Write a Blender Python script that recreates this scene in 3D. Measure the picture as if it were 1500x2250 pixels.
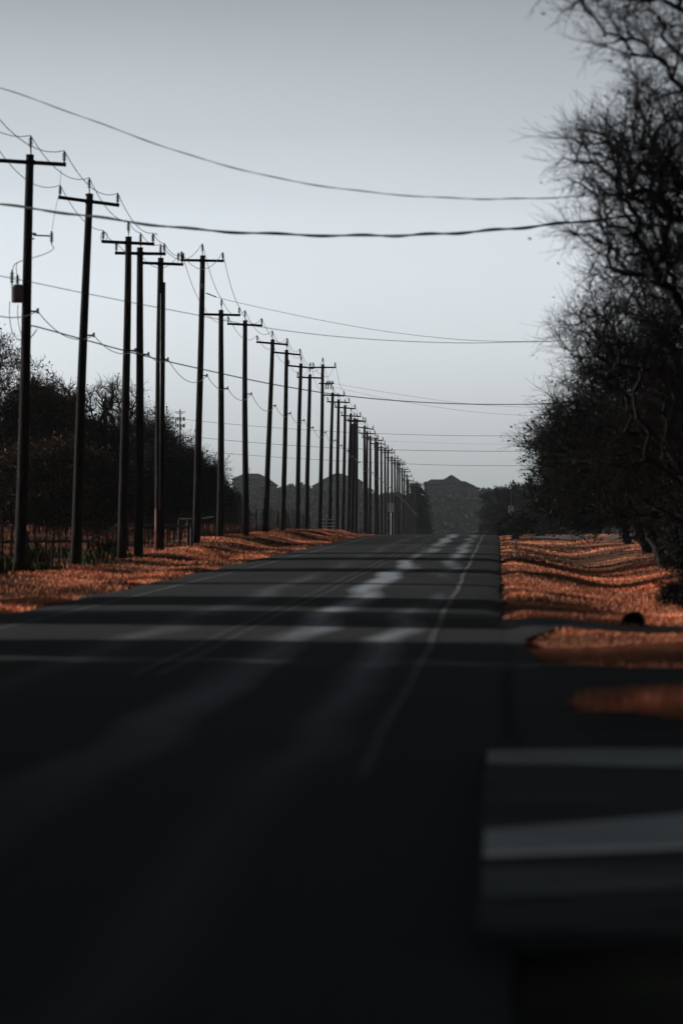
import bpy, math, random
import numpy as np
from mathutils import Vector

for o in list(bpy.data.objects):
    bpy.data.objects.remove(o, do_unlink=True)
S = bpy.context.scene
COL = S.collection
R = math.radians
random.seed(7)
rng = np.random.default_rng(11)

# ------------------------------------------------------------------ camera
EYE = 1.8
cam_d = bpy.data.cameras.new("camera")
cam = bpy.data.objects.new("camera", cam_d)
COL.objects.link(cam)
cam.location = (0, 0, EYE)
cam_d.sensor_fit = 'HORIZONTAL'
cam_d.sensor_width = 24
cam_d.lens = 200
cam.rotation_euler = (R(90 - 0.041), 0, R(1.572))
cam_d.clip_start = 0.5
cam_d.clip_end = 9000
cam_d.dof.use_dof = True
cam_d.dof.focus_distance = 430
cam_d.dof.aperture_fstop = 2.8
S.camera = cam

# ------------------------------------------------------------------ sky and sun
SUN_AZ = -70.0     # degrees from the road's direction, to the left
SUN_EL = 17.5
w = bpy.data.worlds.new("World")
S.world = w
w.use_nodes = True
nt = w.node_tree
nt.nodes.clear()
wo = nt.nodes.new('ShaderNodeOutputWorld')
bg = nt.nodes.new('ShaderNodeBackground')
sky = nt.nodes.new('ShaderNodeTexSky')
sky.sky_type = 'NISHITA'
sky.sun_disc = False
sky.sun_elevation = R(SUN_EL)
sky.sun_rotation = R(SUN_AZ)
sky.air_density = 1.0
sky.dust_density = 2.0
hs = nt.nodes.new('ShaderNodeHueSaturation')
hs.inputs['Saturation'].default_value = 0.0
tc = nt.nodes.new('ShaderNodeTexCoord')
sep = nt.nodes.new('ShaderNodeSeparateXYZ')
rp = nt.nodes.new('ShaderNodeValToRGB')       # sky shaped by height: bright low down, darkened overhead to cut the fill light
e = rp.color_ramp.elements
e[0].position = 0.0;   e[0].color = (0.92, 0.97, 0.985, 1)
e[1].position = 0.035; e[1].color = (0.82, 0.88, 0.925, 1)
for p, c in ((0.05, (0.73, 0.79, 0.845, 1)), (0.066, (0.52, 0.565, 0.605, 1)), (0.092, (0.32, 0.35, 0.375, 1)), (0.16, (0.15, 0.17, 0.19, 1)), (0.35, (0.042, 0.049, 0.055, 1)), (1.0, (0.022, 0.025, 0.029, 1))):
    q = e.new(p); q.color = c
mul = nt.nodes.new('ShaderNodeMix'); mul.data_type = 'RGBA'; mul.blend_type = 'MULTIPLY'
mul.inputs[0].default_value = 1.0
L = nt.links.new
L(sky.outputs[0], hs.inputs['Color'])
L(tc.outputs['Generated'], sep.inputs[0])
L(sep.outputs['Z'], rp.inputs[0])
L(hs.outputs[0], mul.inputs[6]); L(rp.outputs[0], mul.inputs[7])
cn = nt.nodes.new('ShaderNodeTexNoise'); cn.inputs['Scale'].default_value = 7; cn.inputs['Detail'].default_value = 5
cmp_ = nt.nodes.new('ShaderNodeMapping'); cmp_.inputs['Scale'].default_value = (1, 1, 3.5)
cm = nt.nodes.new('ShaderNodeMapRange'); cm.inputs[1].default_value = .3; cm.inputs[2].default_value = .7; cm.inputs[3].default_value = .955; cm.inputs[4].default_value = 1.045
mul2 = nt.nodes.new('ShaderNodeMix'); mul2.data_type = 'RGBA'; mul2.blend_type = 'MULTIPLY'; mul2.inputs[0].default_value = 1.0
L(tc.outputs['Generated'], cmp_.inputs[0]); L(cmp_.outputs[0], cn.inputs['Vector']); L(cn.outputs[0], cm.inputs[0])
L(mul.outputs[2], mul2.inputs[6]); L(cm.outputs[0], mul2.inputs[7])
L(mul2.outputs[2], bg.inputs[0])
bg.inputs[1].default_value = 0.15
L(bg.outputs[0], wo.inputs[0])

sd = bpy.data.lights.new("sun", 'SUN')
sd.energy = 3.0
sd.angle = R(0.53)
sd.color = (1.0, 0.93, 0.85)
sun = bpy.data.objects.new("sun", sd)
COL.objects.link(sun)
az, el = R(SUN_AZ), R(SUN_EL)
to_sun = Vector((math.sin(az) * math.cos(el), math.cos(az) * math.cos(el), math.sin(el)))
sun.rotation_euler = to_sun.to_track_quat('Z', 'Y').to_euler()
sun.location = (-60, 20, 60)

S.view_settings.view_transform = 'Standard'
S.view_settings.look = 'None'
S.view_settings.exposure = 0.85
S.view_settings.gamma = 1.0
S.cycles.use_denoising = True
S.cycles.max_bounces = 5
S.cycles.volume_bounces = 0
S.cycles.transparent_max_bounces = 4

# ------------------------------------------------------------------ helpers
def tag(o, label=None, cat=None, group=None, kind=None):
    if label: o['label'] = label
    if cat: o['category'] = cat
    if group: o['group'] = group
    if kind: o['kind'] = kind
    return o

def empty(name, loc=(0, 0, 0), rz=0.0):
    o = bpy.data.objects.new(name, None)
    COL.objects.link(o)
    o.location = loc
    o.rotation_euler = (0, 0, rz)
    o.empty_display_size = 0.3
    return o

def link_mesh(name, me, mat=None, parent=None):
    o = bpy.data.objects.new(name, me)
    COL.objects.link(o)
    if mat is not None and not me.materials: me.materials.append(mat)
    if parent is not None: o.parent = parent
    return o

def np_mesh(name, V, F):
    """V (n,3) array; F (m,k) array of faces of equal size"""
    me = bpy.data.meshes.new(name)
    V = np.asarray(V, dtype=np.float32); F = np.asarray(F, dtype=np.int32)
    k = F.shape[1]
    me.vertices.add(len(V)); me.vertices.foreach_set('co', V.ravel())
    me.loops.add(F.size); me.loops.foreach_set('vertex_index', F.ravel())
    me.polygons.add(len(F))
    me.polygons.foreach_set('loop_start', np.arange(0, F.size, k, dtype=np.int32))
    me.polygons.foreach_set('loop_total', np.full(len(F), k, dtype=np.int32))
    me.update(calc_edges=True)
    return me

class MB:
    def __init__(s): s.v = []; s.f = []
    def add(s, vs, fs):
        b = len(s.v); s.v += [tuple(v) for v in vs]; s.f += [tuple(i + b for i in f) for f in fs]
    def box(s, c, size, rz=0.0):
        cx, cy, cz = c; a, b, h = (q / 2 for q in size)
        cs, sn = math.cos(rz), math.sin(rz)
        vs = []
        for z in (-h, h):
            for x, y in ((-a, -b), (a, -b), (a, b), (-a, b)):
                vs.append((cx + x * cs - y * sn, cy + x * sn + y * cs, cz + z))
        s.add(vs, [(3, 2, 1, 0), (4, 5, 6, 7), (0, 1, 5, 4), (1, 2, 6, 5), (2, 3, 7, 6), (3, 0, 4, 7)])
    def tube(s, pts, rad, n=6, cap=True):
        pts = [Vector(p) for p in pts]
        if not hasattr(rad, '__len__'): rad = [rad] * len(pts)
        rings = []
        up = Vector((0, 0, 1))
        t0 = (pts[1] - pts[0]).normalized()
        a = t0.cross(up)
        if a.length < .1: a = Vector((1, 0, 0))
        a.normalize()
        vs = []
        for i, p in enumerate(pts):
            t = (pts[min(i + 1, len(pts) - 1)] - pts[max(i - 1, 0)]).normalized()
            a = (a - t * a.dot(t)).normalized()
            b = t.cross(a)
            for k in range(n):
                g = 2 * math.pi * k / n
                vs.append(p + (a * math.cos(g) + b * math.sin(g)) * rad[i])
        fs = []
        for i in range(len(pts) - 1):
            for k in range(n):
                k2 = (k + 1) % n
                fs.append((i * n + k, i * n + k2, (i + 1) * n + k2, (i + 1) * n + k))
        if cap:
            fs.append(tuple(range(n))[::-1]); m = (len(pts) - 1) * n
            fs.append(tuple(range(m, m + n)))
        s.add(vs, fs)
    def lathe(s, c, prof, n=10):
        """prof: list of (r, z) from bottom to top"""
        vs = []; fs = []
        for r, z in prof:
            for k in range(n):
                g = 2 * math.pi * k / n
                vs.append((c[0] + r * math.cos(g), c[1] + r * math.sin(g), c[2] + z))
        for i in range(len(prof) - 1):
            for k in range(n):
                k2 = (k + 1) % n
                fs.append((i * n + k, i * n + k2, (i + 1) * n + k2, (i + 1) * n + k))
        fs.append(tuple(range(n))[::-1]); m = (len(prof) - 1) * n
        fs.append(tuple(range(m, m + n)))
        s.add(vs, fs)
    def build(s, name, mat=None, parent=None, smooth=False):
        me = bpy.data.meshes.new(name)
        me.from_pydata(s.v, [], s.f)
        me.update()
        if smooth:
            for p in me.polygons: p.use_smooth = True
        return link_mesh(name, me, mat, parent)

def copy_tree(o, parent=None):
    c = o.copy(); COL.objects.link(c); c.parent = parent
    for ch in list(o.children):
        copy_tree(ch, c)
    return c

def at(px, py, d):
    """a photo pixel and a distance along the road to a point"""
    return Vector(((px - 1093) / 12500 * d, d, EYE + (1116 - py) / 12500 * d))

# ------------------------------------------------------------------ materials
def mat(name, c1, c2=None, scale=4.0, rough=0.85, spec=0.2, metal=0.0, bump=0.0, detail=4.0, stretch=(1, 1, 1), coords='Object', lo=.35, hi=.65):
    m = bpy.data.materials.new(name); m.use_nodes = True
    n = m.node_tree; P = n.nodes['Principled BSDF']
    P.inputs['Roughness'].default_value = rough
    P.inputs['Specular IOR Level'].default_value = spec
    P.inputs['Metallic'].default_value = metal
    P.inputs['Base Color'].default_value = (*c1, 1)
    if c2 is not None:
        t = n.nodes.new('ShaderNodeTexCoord'); mp = n.nodes.new('ShaderNodeMapping')
        mp.inputs['Scale'].default_value = stretch
        nz = n.nodes.new('ShaderNodeTexNoise'); nz.inputs['Scale'].default_value = scale; nz.inputs['Detail'].default_value = detail
        cr = n.nodes.new('ShaderNodeValToRGB')
        cr.color_ramp.elements[0].position = lo; cr.color_ramp.elements[0].color = (*c1, 1)
        cr.color_ramp.elements[1].position = hi; cr.color_ramp.elements[1].color = (*c2, 1)
        n.links.new(t.outputs[coords], mp.inputs[0]); n.links.new(mp.outputs[0], nz.inputs['Vector'])
        n.links.new(nz.outputs[0], cr.inputs[0]); n.links.new(cr.outputs[0], P.inputs['Base Color'])
        if bump:
            b = n.nodes.new('ShaderNodeBump'); b.inputs['Strength'].default_value = bump; b.inputs['Distance'].default_value = .05
            n.links.new(nz.outputs[0], b.inputs['Height']); n.links.new(b.outputs[0], P.inputs['Normal'])
    return m

M = {}
M['wood'] = mat('creosote_wood', (.007, .0065, .0065), (.017, .015, .014), 6, .9, .1, bump=.5, stretch=(3, 3, .25))
M['arm'] = mat('weathered_arm', (.007, .007, .007), (.014, .013, .012), 9, .9, .1)
M['porcelain'] = mat('dark_porcelain', (.022, .020, .020), (.04, .035, .033), 20, .35, .4)
M['steel'] = mat('galvanised_steel', (.16, .17, .18), (.24, .25, .26), 12, .5, .5, .6)
M['tank'] = mat('tank_grey', (.055, .06, .065), (.08, .085, .09), 5, .5, .4)
M['wire'] = mat('dull_aluminium_wire', (.13, .135, .14), (.20, .205, .21), 3, .42, .5, .7)
M['cable'] = mat('black_cable', (.02, .02, .022), (.035, .035, .038), 3, .8, .1)
M['conduit'] = mat('faded_orange_conduit', (.33, .12, .08), (.24, .09, .07), 6, .6, .3)
M['bark'] = mat('bark', (.008, .008, .008), (.020, .018, .017), 5, .95, .05, bump=.4, stretch=(1, 1, .3))
M['leaf_dark'] = mat('dark_leaf', (.006, .007, .006), (.018, .020, .014), 1.1, .8, .1)
M['leaf_brown'] = mat('brown_leaf', (.014, .012, .008), (.11, .058, .022), .9, .8, .1)
M['leaf_far'] = mat('far_woodland', (.012, .014, .014), (.028, .031, .029), .06, .9, .05)
M['grass'] = mat('dry_orange_grass', (.055, .028, .018), (.88, .35, .195), .13, .9, .05, detail=10, lo=.40, hi=.66)
M['brush'] = mat('brown_brush', (.045, .024, .016), (.26, .105, .06), .35, .9, .05, detail=6)
M['weed'] = mat('dull_green_weeds', (.018, .022, .010), (.045, .052, .018), 1.2, .9, .05)
M['concrete'] = mat('sun_gap_concrete', (.36, .38, .37), (.50, .52, .51), 1.3, .85, .2, bump=.2, detail=8)  # far apron band: sunlight between tree shadows, put into the colour
M['sun_gap_bright'] = mat('bright_sun_gap_concrete', (.58, .61, .59), (.74, .77, .75), .9, .8, .2, bump=.2, detail=8)  # middle apron band, the brightest painted sun gap
M['sun_gap_dim'] = mat('dim_sun_gap_concrete', (.09, .10, .10), (.24, .26, .255), .7, .9, .1, bump=.2, detail=8)  # nearest apron band, a fainter sun gap painted in a darker tone
M['apron_shade'] = mat('painted_apron_shade', (.026, .029, .029), (.075, .080, .080), .5, .9, .1, bump=.2, detail=8)  # apron base darkened to paint the tree shade around the bands
M['gravel'] = mat('pale_gravel', (.15, .16, .165), (.27, .28, .28), 9, .9, .1, bump=.3)
M['gravel_dark'] = mat('dark_gravel', (.05, .055, .058), (.15, .16, .165), .6, .9, .1, bump=.3, detail=8)  # darker gravel with broad random variation
M['paint'] = mat('worn_white_paint', (.02, .021, .022), (.15, .155, .16), 3.2, .75, .2, detail=8, stretch=(1.5, .35, 1))
M['yellow'] = mat('worn_yellow_paint', (.030, .031, .032), (.14, .07, .022), 4, .75, .2, detail=8, stretch=(1, .3, 1), lo=.6, hi=.9)
M['post'] = mat('rusty_steel_post', (.018, .014, .012), (.045, .03, .022), 8, .8, .2)
M['whitewood'] = mat('weathered_white_board', (.20, .21, .21), (.34, .35, .35), 4, .8, .2)
M['pale'] = mat('pale_metal_rail', (.35, .33, .29), (.55, .52, .46), 5, .6, .3)
M['shingle'] = mat('dark_roof_shingle', (.005, .005, .006), (.010, .010, .011), .6, .9, .1)
M['stucco'] = mat('pale_stucco', (.05, .053, .055), (.08, .083, .086), .4, .9, .1)
M['glass'] = mat('window_glass', (.02, .025, .03), None, rough=.1, spec=.5)
M['trim'] = mat('house_trim', (.25, .25, .25), (.3, .3, .3), 2, .7, .2)
M['bin'] = mat('dark_bin_plastic', (.022, .022, .024), (.035, .035, .038), 6, .5, .3)
M['signface'] = mat('sign_aluminium', (.38, .40, .41), (.46, .48, .49), 3, .6, .3)
M['signtext'] = mat('sign_black', (.02, .02, .022), None)
M['mailbox'] = mat('mailbox_grey', (.05, .058, .065), (.085, .09, .10), 7, .5, .3)
M['reflector'] = mat('orange_reflector', (.55, .10, .05), (.42, .08, .04), 9, .5, .3)
M['knob'] = mat('white_knob', (.55, .55, .52), None, rough=.5)
M['rubber'] = mat('black_pipe', (.008, .008, .008), (.014, .014, .014), 5, .9, .1)
M['stone'] = mat('pale_stone', (.34, .35, .35), (.48, .48, .47), 6, .8, .2)

# asphalt with polished wheel tracks, sky glare on them painted into the colour
def asphalt():
    m = bpy.data.materials.new('asphalt'); m.use_nodes = True
    n = m.node_tree; P = n.nodes['Principled BSDF']; lk = n.links.new
    t = n.nodes.new('ShaderNodeTexCoord'); sp = n.nodes.new('ShaderNodeSeparateXYZ'); lk(t.outputs['Object'], sp.inputs[0])
    def math_(op, a, b=None, c=None):
        q = n.nodes.new('ShaderNodeMath'); q.operation = op
        for i, v in enumerate((a, b, c)):
            if v is None: continue
            if isinstance(v, (int, float)): q.inputs[i].default_value = v
            else: lk(v, q.inputs[i])
        return q.outputs[0]
    def noise(scale, st, detail=4.0):
        mp = n.nodes.new('ShaderNodeMapping'); mp.inputs['Scale'].default_value = st
        lk(t.outputs['Object'], mp.inputs[0])
        z = n.nodes.new('ShaderNodeTexNoise'); z.inputs['Scale'].default_value = scale; z.inputs['Detail'].default_value = detail
        lk(mp.outputs[0], z.inputs['Vector']); return z.outputs[0]
    big = noise(.25, (1.2, .12, 1), 5)
    wob = noise(.05, (0, 1, 0), 2)
    xs = math_('ADD', sp.outputs['X'], math_('MULTIPLY', math_('SUBTRACT', wob, .5), 1.2))
    def track(c, wd):
        a = math_('ABSOLUTE', math_('SUBTRACT', xs, c))
        return math_('MAXIMUM', math_('SUBTRACT', 1.0, math_('DIVIDE', a, wd)), 0.0)
    tr = math_('ADD', track(-2.8, .42), math_('MULTIPLY', track(-1.45, .34), .5))
    tr = math_('ADD', tr, math_('MULTIPLY', track(-4.9, .4), .15))
    mr = n.nodes.new('ShaderNodeMapRange'); mr.inputs[1].default_value = .40; mr.inputs[2].default_value = .60
    lk(noise(.10, (7.0, .11, 1), 10), mr.inputs[0])
    mk = math_('MULTIPLY', tr, mr.outputs[0])
    mk = math_('MINIMUM', math_('MULTIPLY', mk, 1.7), 1.0)
    fd = n.nodes.new('ShaderNodeMapRange'); fd.inputs[1].default_value = 34; fd.inputs[2].default_value = 85; fd.inputs[3].default_value = .12
    lk(sp.outputs['Y'], fd.inputs[0])
    mk = math_('MULTIPLY', mk, fd.outputs[0])
    fine = noise(14, (1, 1, 1), 6)
    cr = n.nodes.new('ShaderNodeValToRGB')
    cr.color_ramp.elements[0].position = .3; cr.color_ramp.elements[0].color = (.011, .012, .013, 1)
    cr.color_ramp.elements[1].position = .7; cr.color_ramp.elements[1].color = (.030, .032, .035, 1)
    lk(math_('ADD', math_('MULTIPLY', big, .7), math_('MULTIPLY', fine, .3)), cr.inputs[0])
    mx = n.nodes.new('ShaderNodeMix'); mx.data_type = 'RGBA'
    lk(mk, mx.inputs[0]); lk(cr.outputs[0], mx.inputs[6]); mx.inputs[7].default_value = (.25, .28, .315, 1)  # pale bluish mix paints reflected sky on the worn tracks
    lk(mx.outputs[2], P.inputs['Base Color'])
    P.inputs['Roughness'].default_value = .8
    lk(math_('SUBTRACT', .82, math_('MULTIPLY', mk, .22)), P.inputs['Roughness'])
    lk(math_('ADD', .08, math_('MULTIPLY', mk, .22)), P.inputs['Specular IOR Level'])
    b = n.nodes.new('ShaderNodeBump'); b.inputs['Strength'].default_value = .35; b.inputs['Distance'].default_value = .02
    lk(fine, b.inputs['Height']); lk(b.outputs[0], P.inputs['Normal'])
    return m
M['asphalt'] = asphalt()
M['asphalt_side'] = mat('side_asphalt', (.012, .013, .014), (.028, .030, .032), .8, .9, .08, bump=.3, detail=8, stretch=(.5, 1.4, 1))

def ground_mat():
    m = bpy.data.materials.new('dry_ground'); m.use_nodes = True
    n = m.node_tree; P = n.nodes['Principled BSDF']; lk = n.links.new
    P.inputs['Roughness'].default_value = .95; P.inputs['Specular IOR Level'].default_value = .05
    t = n.nodes.new('ShaderNodeTexCoord'); sp = n.nodes.new('ShaderNodeSeparateXYZ'); lk(t.outputs['Object'], sp.inputs[0])
    def noise(scale, st, detail=5.0):
        mp = n.nodes.new('ShaderNodeMapping'); mp.inputs['Scale'].default_value = st
        lk(t.outputs['Object'], mp.inputs[0])
        z = n.nodes.new('ShaderNodeTexNoise'); z.inputs['Scale'].default_value = scale; z.inputs['Detail'].default_value = detail
        lk(mp.outputs[0], z.inputs['Vector']); return z.outputs[0]
    cr = n.nodes.new('ShaderNodeValToRGB')
    E = cr.color_ramp.elements
    E[0].position = .38; E[0].color = (.030, .020, .014, 1)
    E[1].position = .66; E[1].color = (.84, .32, .175, 1)
    q = E.new(.52); q.color = (.20, .085, .052, 1)
    lk(noise(.13, (1, 1, 1), 10), cr.inputs[0])
    dark = n.nodes.new('ShaderNodeValToRGB')
    dark.color_ramp.elements[0].position = .3; dark.color_ramp.elements[0].color = (.020, .017, .011, 1)
    dark.color_ramp.elements[1].position = .7; dark.color_ramp.elements[1].color = (.20, .08, .045, 1)
    lk(noise(.3, (1, .6, 1), 8), dark.inputs[0])
    # beyond the fence the field is brown brush and soil; far off it is wooded
    mr = n.nodes.new('ShaderNodeMapRange'); mr.inputs[1].default_value = -14.5; mr.inputs[2].default_value = -13.2
    lk(sp.outputs['X'], mr.inputs[0])
    mx = n.nodes.new('ShaderNodeMix'); mx.data_type = 'RGBA'
    lk(mr.outputs[0], mx.inputs[0]); lk(dark.outputs[0], mx.inputs[6]); lk(cr.outputs[0], mx.inputs[7])
    mr2 = n.nodes.new('ShaderNodeMapRange'); mr2.inputs[1].default_value = 500; mr2.inputs[2].default_value = 800
    lk(sp.outputs['Y'], mr2.inputs[0])
    mx2 = n.nodes.new('ShaderNodeMix'); mx2.data_type = 'RGBA'
    lk(mr2.outputs[0], mx2.inputs[0]); lk(mx.outputs[2], mx2.inputs[6]); mx2.inputs[7].default_value = (.02, .022, .018, 1)
    mr3 = n.nodes.new('ShaderNodeMapRange'); mr3.inputs[1].default_value = 23; mr3.inputs[2].default_value = 26
    lk(sp.outputs['Y'], mr3.inputs[0])
    mx3 = n.nodes.new('ShaderNodeMix'); mx3.data_type = 'RGBA'
    lk(mr3.outputs[0], mx3.inputs[0]); mx3.inputs[6].default_value = (.022, .026, .012, 1); lk(mx2.outputs[2], mx3.inputs[7])
    lk(mx3.outputs[2], P.inputs['Base Color'])
    b = n.nodes.new('ShaderNodeBump'); b.inputs['Strength'].default_value = .45; b.inputs['Distance'].default_value = .12
    lk(noise(5, (1, .6, 1), 8), b.inputs['Height']); lk(b.outputs[0], P.inputs['Normal'])
    return m
M['ground'] = ground_mat()

# ------------------------------------------------------------------ terrain
PY = [-400, 150, 260, 340, 380, 410, 430, 460, 490, 527, 600, 640, 735, 785, 860, 1000, 1200, 1450, 1700, 1950, 2080, 2400, 3300]
PZ = [0, 0, .05, .10, .0, -.20, -.42, -.85, -1.25, -1.65, -2.5, -2.9, -4.2, -5.1, -6.3, -9, -15, -16, -8.5, 0.2, 3.0, 4.0, 4.5]
def base(y): return np.interp(y, PY, PZ)
def sm(a, b, x):
    t = np.clip((x - a) / (b - a), 0, 1); return t * t * (3 - 2 * t)
def H(x, y):
    x = np.asarray(x, float); y = np.asarray(y, float)
    z = base(y)
    near = 1 - sm(450, 650, y)
    off = sm(.0, .6, x) + sm(8.4, 9.0, -x)          # 0 on the road, 1 off it
    z = z - (1 - np.clip(off, 0, 1)) * .08 * sm(-400, -399, y)
    # left bank
    z = z + near * .30 * sm(150, 250, y) * sm(9.0, 11.5, -x)
    z = z + near * .75 * sm(15, 28, -x) * sm(120, 220, y)
    z = z - near * .10 * np.exp(-((x + 10.2) / .8) ** 2) * sm(90, 120, y)
    # right ditch
    z = z - near * .42 * np.exp(-((x - 3.3) / 1.7) ** 2) * sm(84, 110, y) * (1 - sm(250, 320, y))
    z = z + near * .25 * sm(6, 14, x)
    # hummocks in the verge
    hm = (np.sin(x * 1.3 + y * .21) * np.sin(y * .33 + 1.2 + x * .3) + .6 * np.sin(y * .9 + x * .7) * np.sin(x * 2.1 + 1))
    swell = .055 * np.sin(y * .19 + x * .16 + .6) + .04 * np.sin(y * .47 - x * .3)
    z = z + near * (.045 * hm + swell * sm(.6, 2.5, np.abs(x + 4.2) - 4.2) - .03) * np.clip(off, 0, 1) * (1 - (1 - sm(62, 66, y)) * (x > -1))
    # wooded ridge far away is higher to the left
    ridge = sm(1500, 2000, y)
    z = z + ridge * 2.6 * sm(32, 48, -x)
    z = z + ridge * (1.3 * np.sin(x * .03 + 1.0) + 1.0 * np.sin(x * .071 + .5))
    return z

def grid(xs, ys, hf, name):
    X, Y = np.meshgrid(xs, ys)
    Z = hf(X, Y)
    V = np.stack([X.ravel(), Y.ravel(), Z.ravel()], 1)
    nx, ny = len(xs), len(ys)
    i = np.arange(nx - 1); j = np.arange(ny - 1)
    I, J = np.meshgrid(i, j)
    a = (J * nx + I).ravel()
    F = np.stack([a, a + 1, a + nx + 1, a + nx], 1)
    me = np_mesh(name, V, F)
    me.polygons.foreach_set('use_smooth', np.ones(len(F), bool))
    return me

xs = np.concatenate([np.linspace(-1400, -200, 14), np.linspace(-180, -42, 16), np.arange(-40, -14, 1.0), np.arange(-14, -8, .35),
                     np.arange(-8, 0, 1.0), np.arange(0, 9, .3), np.arange(9, 30, 1.0), np.linspace(32, 180, 16), np.linspace(220, 1400, 14)])
ys = np.concatenate([np.linspace(-380, 10, 14), np.arange(16, 460, 1.2), np.arange(460, 900, 8), np.linspace(920, 3200, 90)])
g = link_mesh('ground', grid(xs, ys, H, 'ground'), M['ground'])
tag(g, kind='structure')

# road sheet
def road_z(x, y): return base(y) - .0 + .03 * (1 - ((x + 4.2) / 4.2) ** 2)
ry = np.concatenate([np.arange(-150, 10, 10), np.arange(10, 440, .8), np.arange(440, 1600, 8)])
rx = np.array([0.0, .03, .2, .4, .6, .8, .97, 1.0])
eL = -8.4 + .14 * np.sin(ry * .31) + .1 * np.sin(ry * .83 + 1) + .06 * np.sin(ry * 2.1)
eR = 0.06 + .035 * np.sin(ry * .17 + 2) + .02 * np.sin(ry * .63) + .015 * np.sin(ry * 1.9 + 1)
X = eL[:, None] + (eR - eL)[:, None] * rx[None]
Y = np.repeat(ry[:, None], len(rx), 1)
Z = road_z(X, Y); Z[:, 0] -= .05; Z[:, -1] -= np.where((ry > 23) & (ry < 92), .0, .05)
V = np.stack([X.ravel(), Y.ravel(), Z.ravel()], 1)
I, J = np.meshgrid(np.arange(len(rx) - 1), np.arange(len(ry) - 1)); a = (J * len(rx) + I).ravel()
road = link_mesh('road', np_mesh('road', V, np.stack([a, a + 1, a + len(rx) + 1, a + len(rx)], 1)), M['asphalt'])
tag(road, kind='structure')

def strip(name, xc, wd, y0, y1, material, z=.004, step=2.0, wob=.02, ph=0):
    ysx = np.arange(y0, y1, step)
    c = xc + wob * np.sin(ysx * .11 + ph) + wob * .6 * np.sin(ysx * .37 + ph)
    V = []
    for dx in (-wd / 2, wd / 2):
        xx = c + dx
        V.append(np.stack([xx, ysx, road_z(xx, ysx) + z], 1))
    V = np.concatenate(V); n_ = len(ysx); i = np.arange(n_ - 1)
    return link_mesh(name, np_mesh(name, V, np.stack([i, i + n_, i + n_ + 1, i + 1], 1)), material, road)
def near_fade_paint():  # edge line colour fades to asphalt towards the camera
    m = M['paint'].copy(); n = m.node_tree; P = n.nodes['Principled BSDF']; lk = n.links.new
    src = P.inputs['Base Color'].links[0].from_socket
    t = n.nodes.new('ShaderNodeTexCoord'); sp = n.nodes.new('ShaderNodeSeparateXYZ'); lk(t.outputs['Object'], sp.inputs[0])
    mr = n.nodes.new('ShaderNodeMapRange'); mr.inputs[1].default_value = 44; mr.inputs[2].default_value = 125; lk(sp.outputs['Y'], mr.inputs[0])
    mx = n.nodes.new('ShaderNodeMix'); mx.data_type = 'RGBA'; lk(mr.outputs[0], mx.inputs[0]); mx.inputs[6].default_value = (.021, .022, .024, 1); lk(src, mx.inputs[7])
    lk(mx.outputs[2], P.inputs['Base Color']); return m
M['paint'] = near_fade_paint()
strip('edge_line', -0.9, .10, 38, 470, M['paint'], wob=.022)
strip('edge_line', -7.35, .10, 42, 470, M['paint'], wob=.02, ph=2)
strip('center_line', -3.60, .10, 60, 470, M['yellow'], ph=1)
strip('center_line', -3.86, .10, 60, 470, M['yellow'], ph=1)

# side road, driveways on the right
def patch(name, x0f, x1, y0, y1, material, z, lab=None):
    flare = lambda yy: x1 if name != 'paved_shoulder' else .36 + .5 * abs((yy - 74) / 9.5) ** 3 + .03 * math.sin(yy * 2)
    ysx = np.linspace(y0, y1, max(6, int((y1 - y0) / .25)))
    xf = np.linspace(0, 1, 40) ** 1.5
    X0 = np.array([x0f((yy - y0) / (y1 - y0)) for yy in ysx])
    X1 = np.array([flare(yy) for yy in ysx])
    X = X0[:, None] + (X1 - X0)[:, None] * xf[None]
    Y = np.repeat(ysx[:, None], 40, 1)
    Z = np.maximum(H(X, Y), np.where(X < .5, -.058, -.6)) + z
    V = np.stack([X.ravel(), Y.ravel(), Z.ravel()], 1)
    I, J = np.meshgrid(np.arange(39), np.arange(len(ysx) - 1)); a = (J * 40 + I).ravel()
    o = link_mesh(name, np_mesh(name, V, np.stack([a, a + 1, a + 41, a + 40], 1)), material)
    tag(o, kind='structure'); return o
patch('side_road', lambda t: -.06, 16, 40.8, 62.5, M['asphalt_side'], .05)
patch('driveway', lambda t: -.02, 18, 84.5, 91.5, M['gravel_dark'], .05)
patch('paved_shoulder', lambda t: -.02, .42, 62.3, 84.7, M['asphalt_side'], .055)
patch('gravel_drive', lambda t: 2.3 - t * .6, 9, 322, 334, M['gravel_dark'], .02)

# concrete apron: three bands paint sun gaps, the dark base paints tree shade
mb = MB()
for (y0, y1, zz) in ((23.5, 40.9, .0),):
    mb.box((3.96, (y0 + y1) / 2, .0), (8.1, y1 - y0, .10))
apron = mb.build('concrete_apron', M['apron_shade'])
tag(apron, kind='structure')
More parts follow.
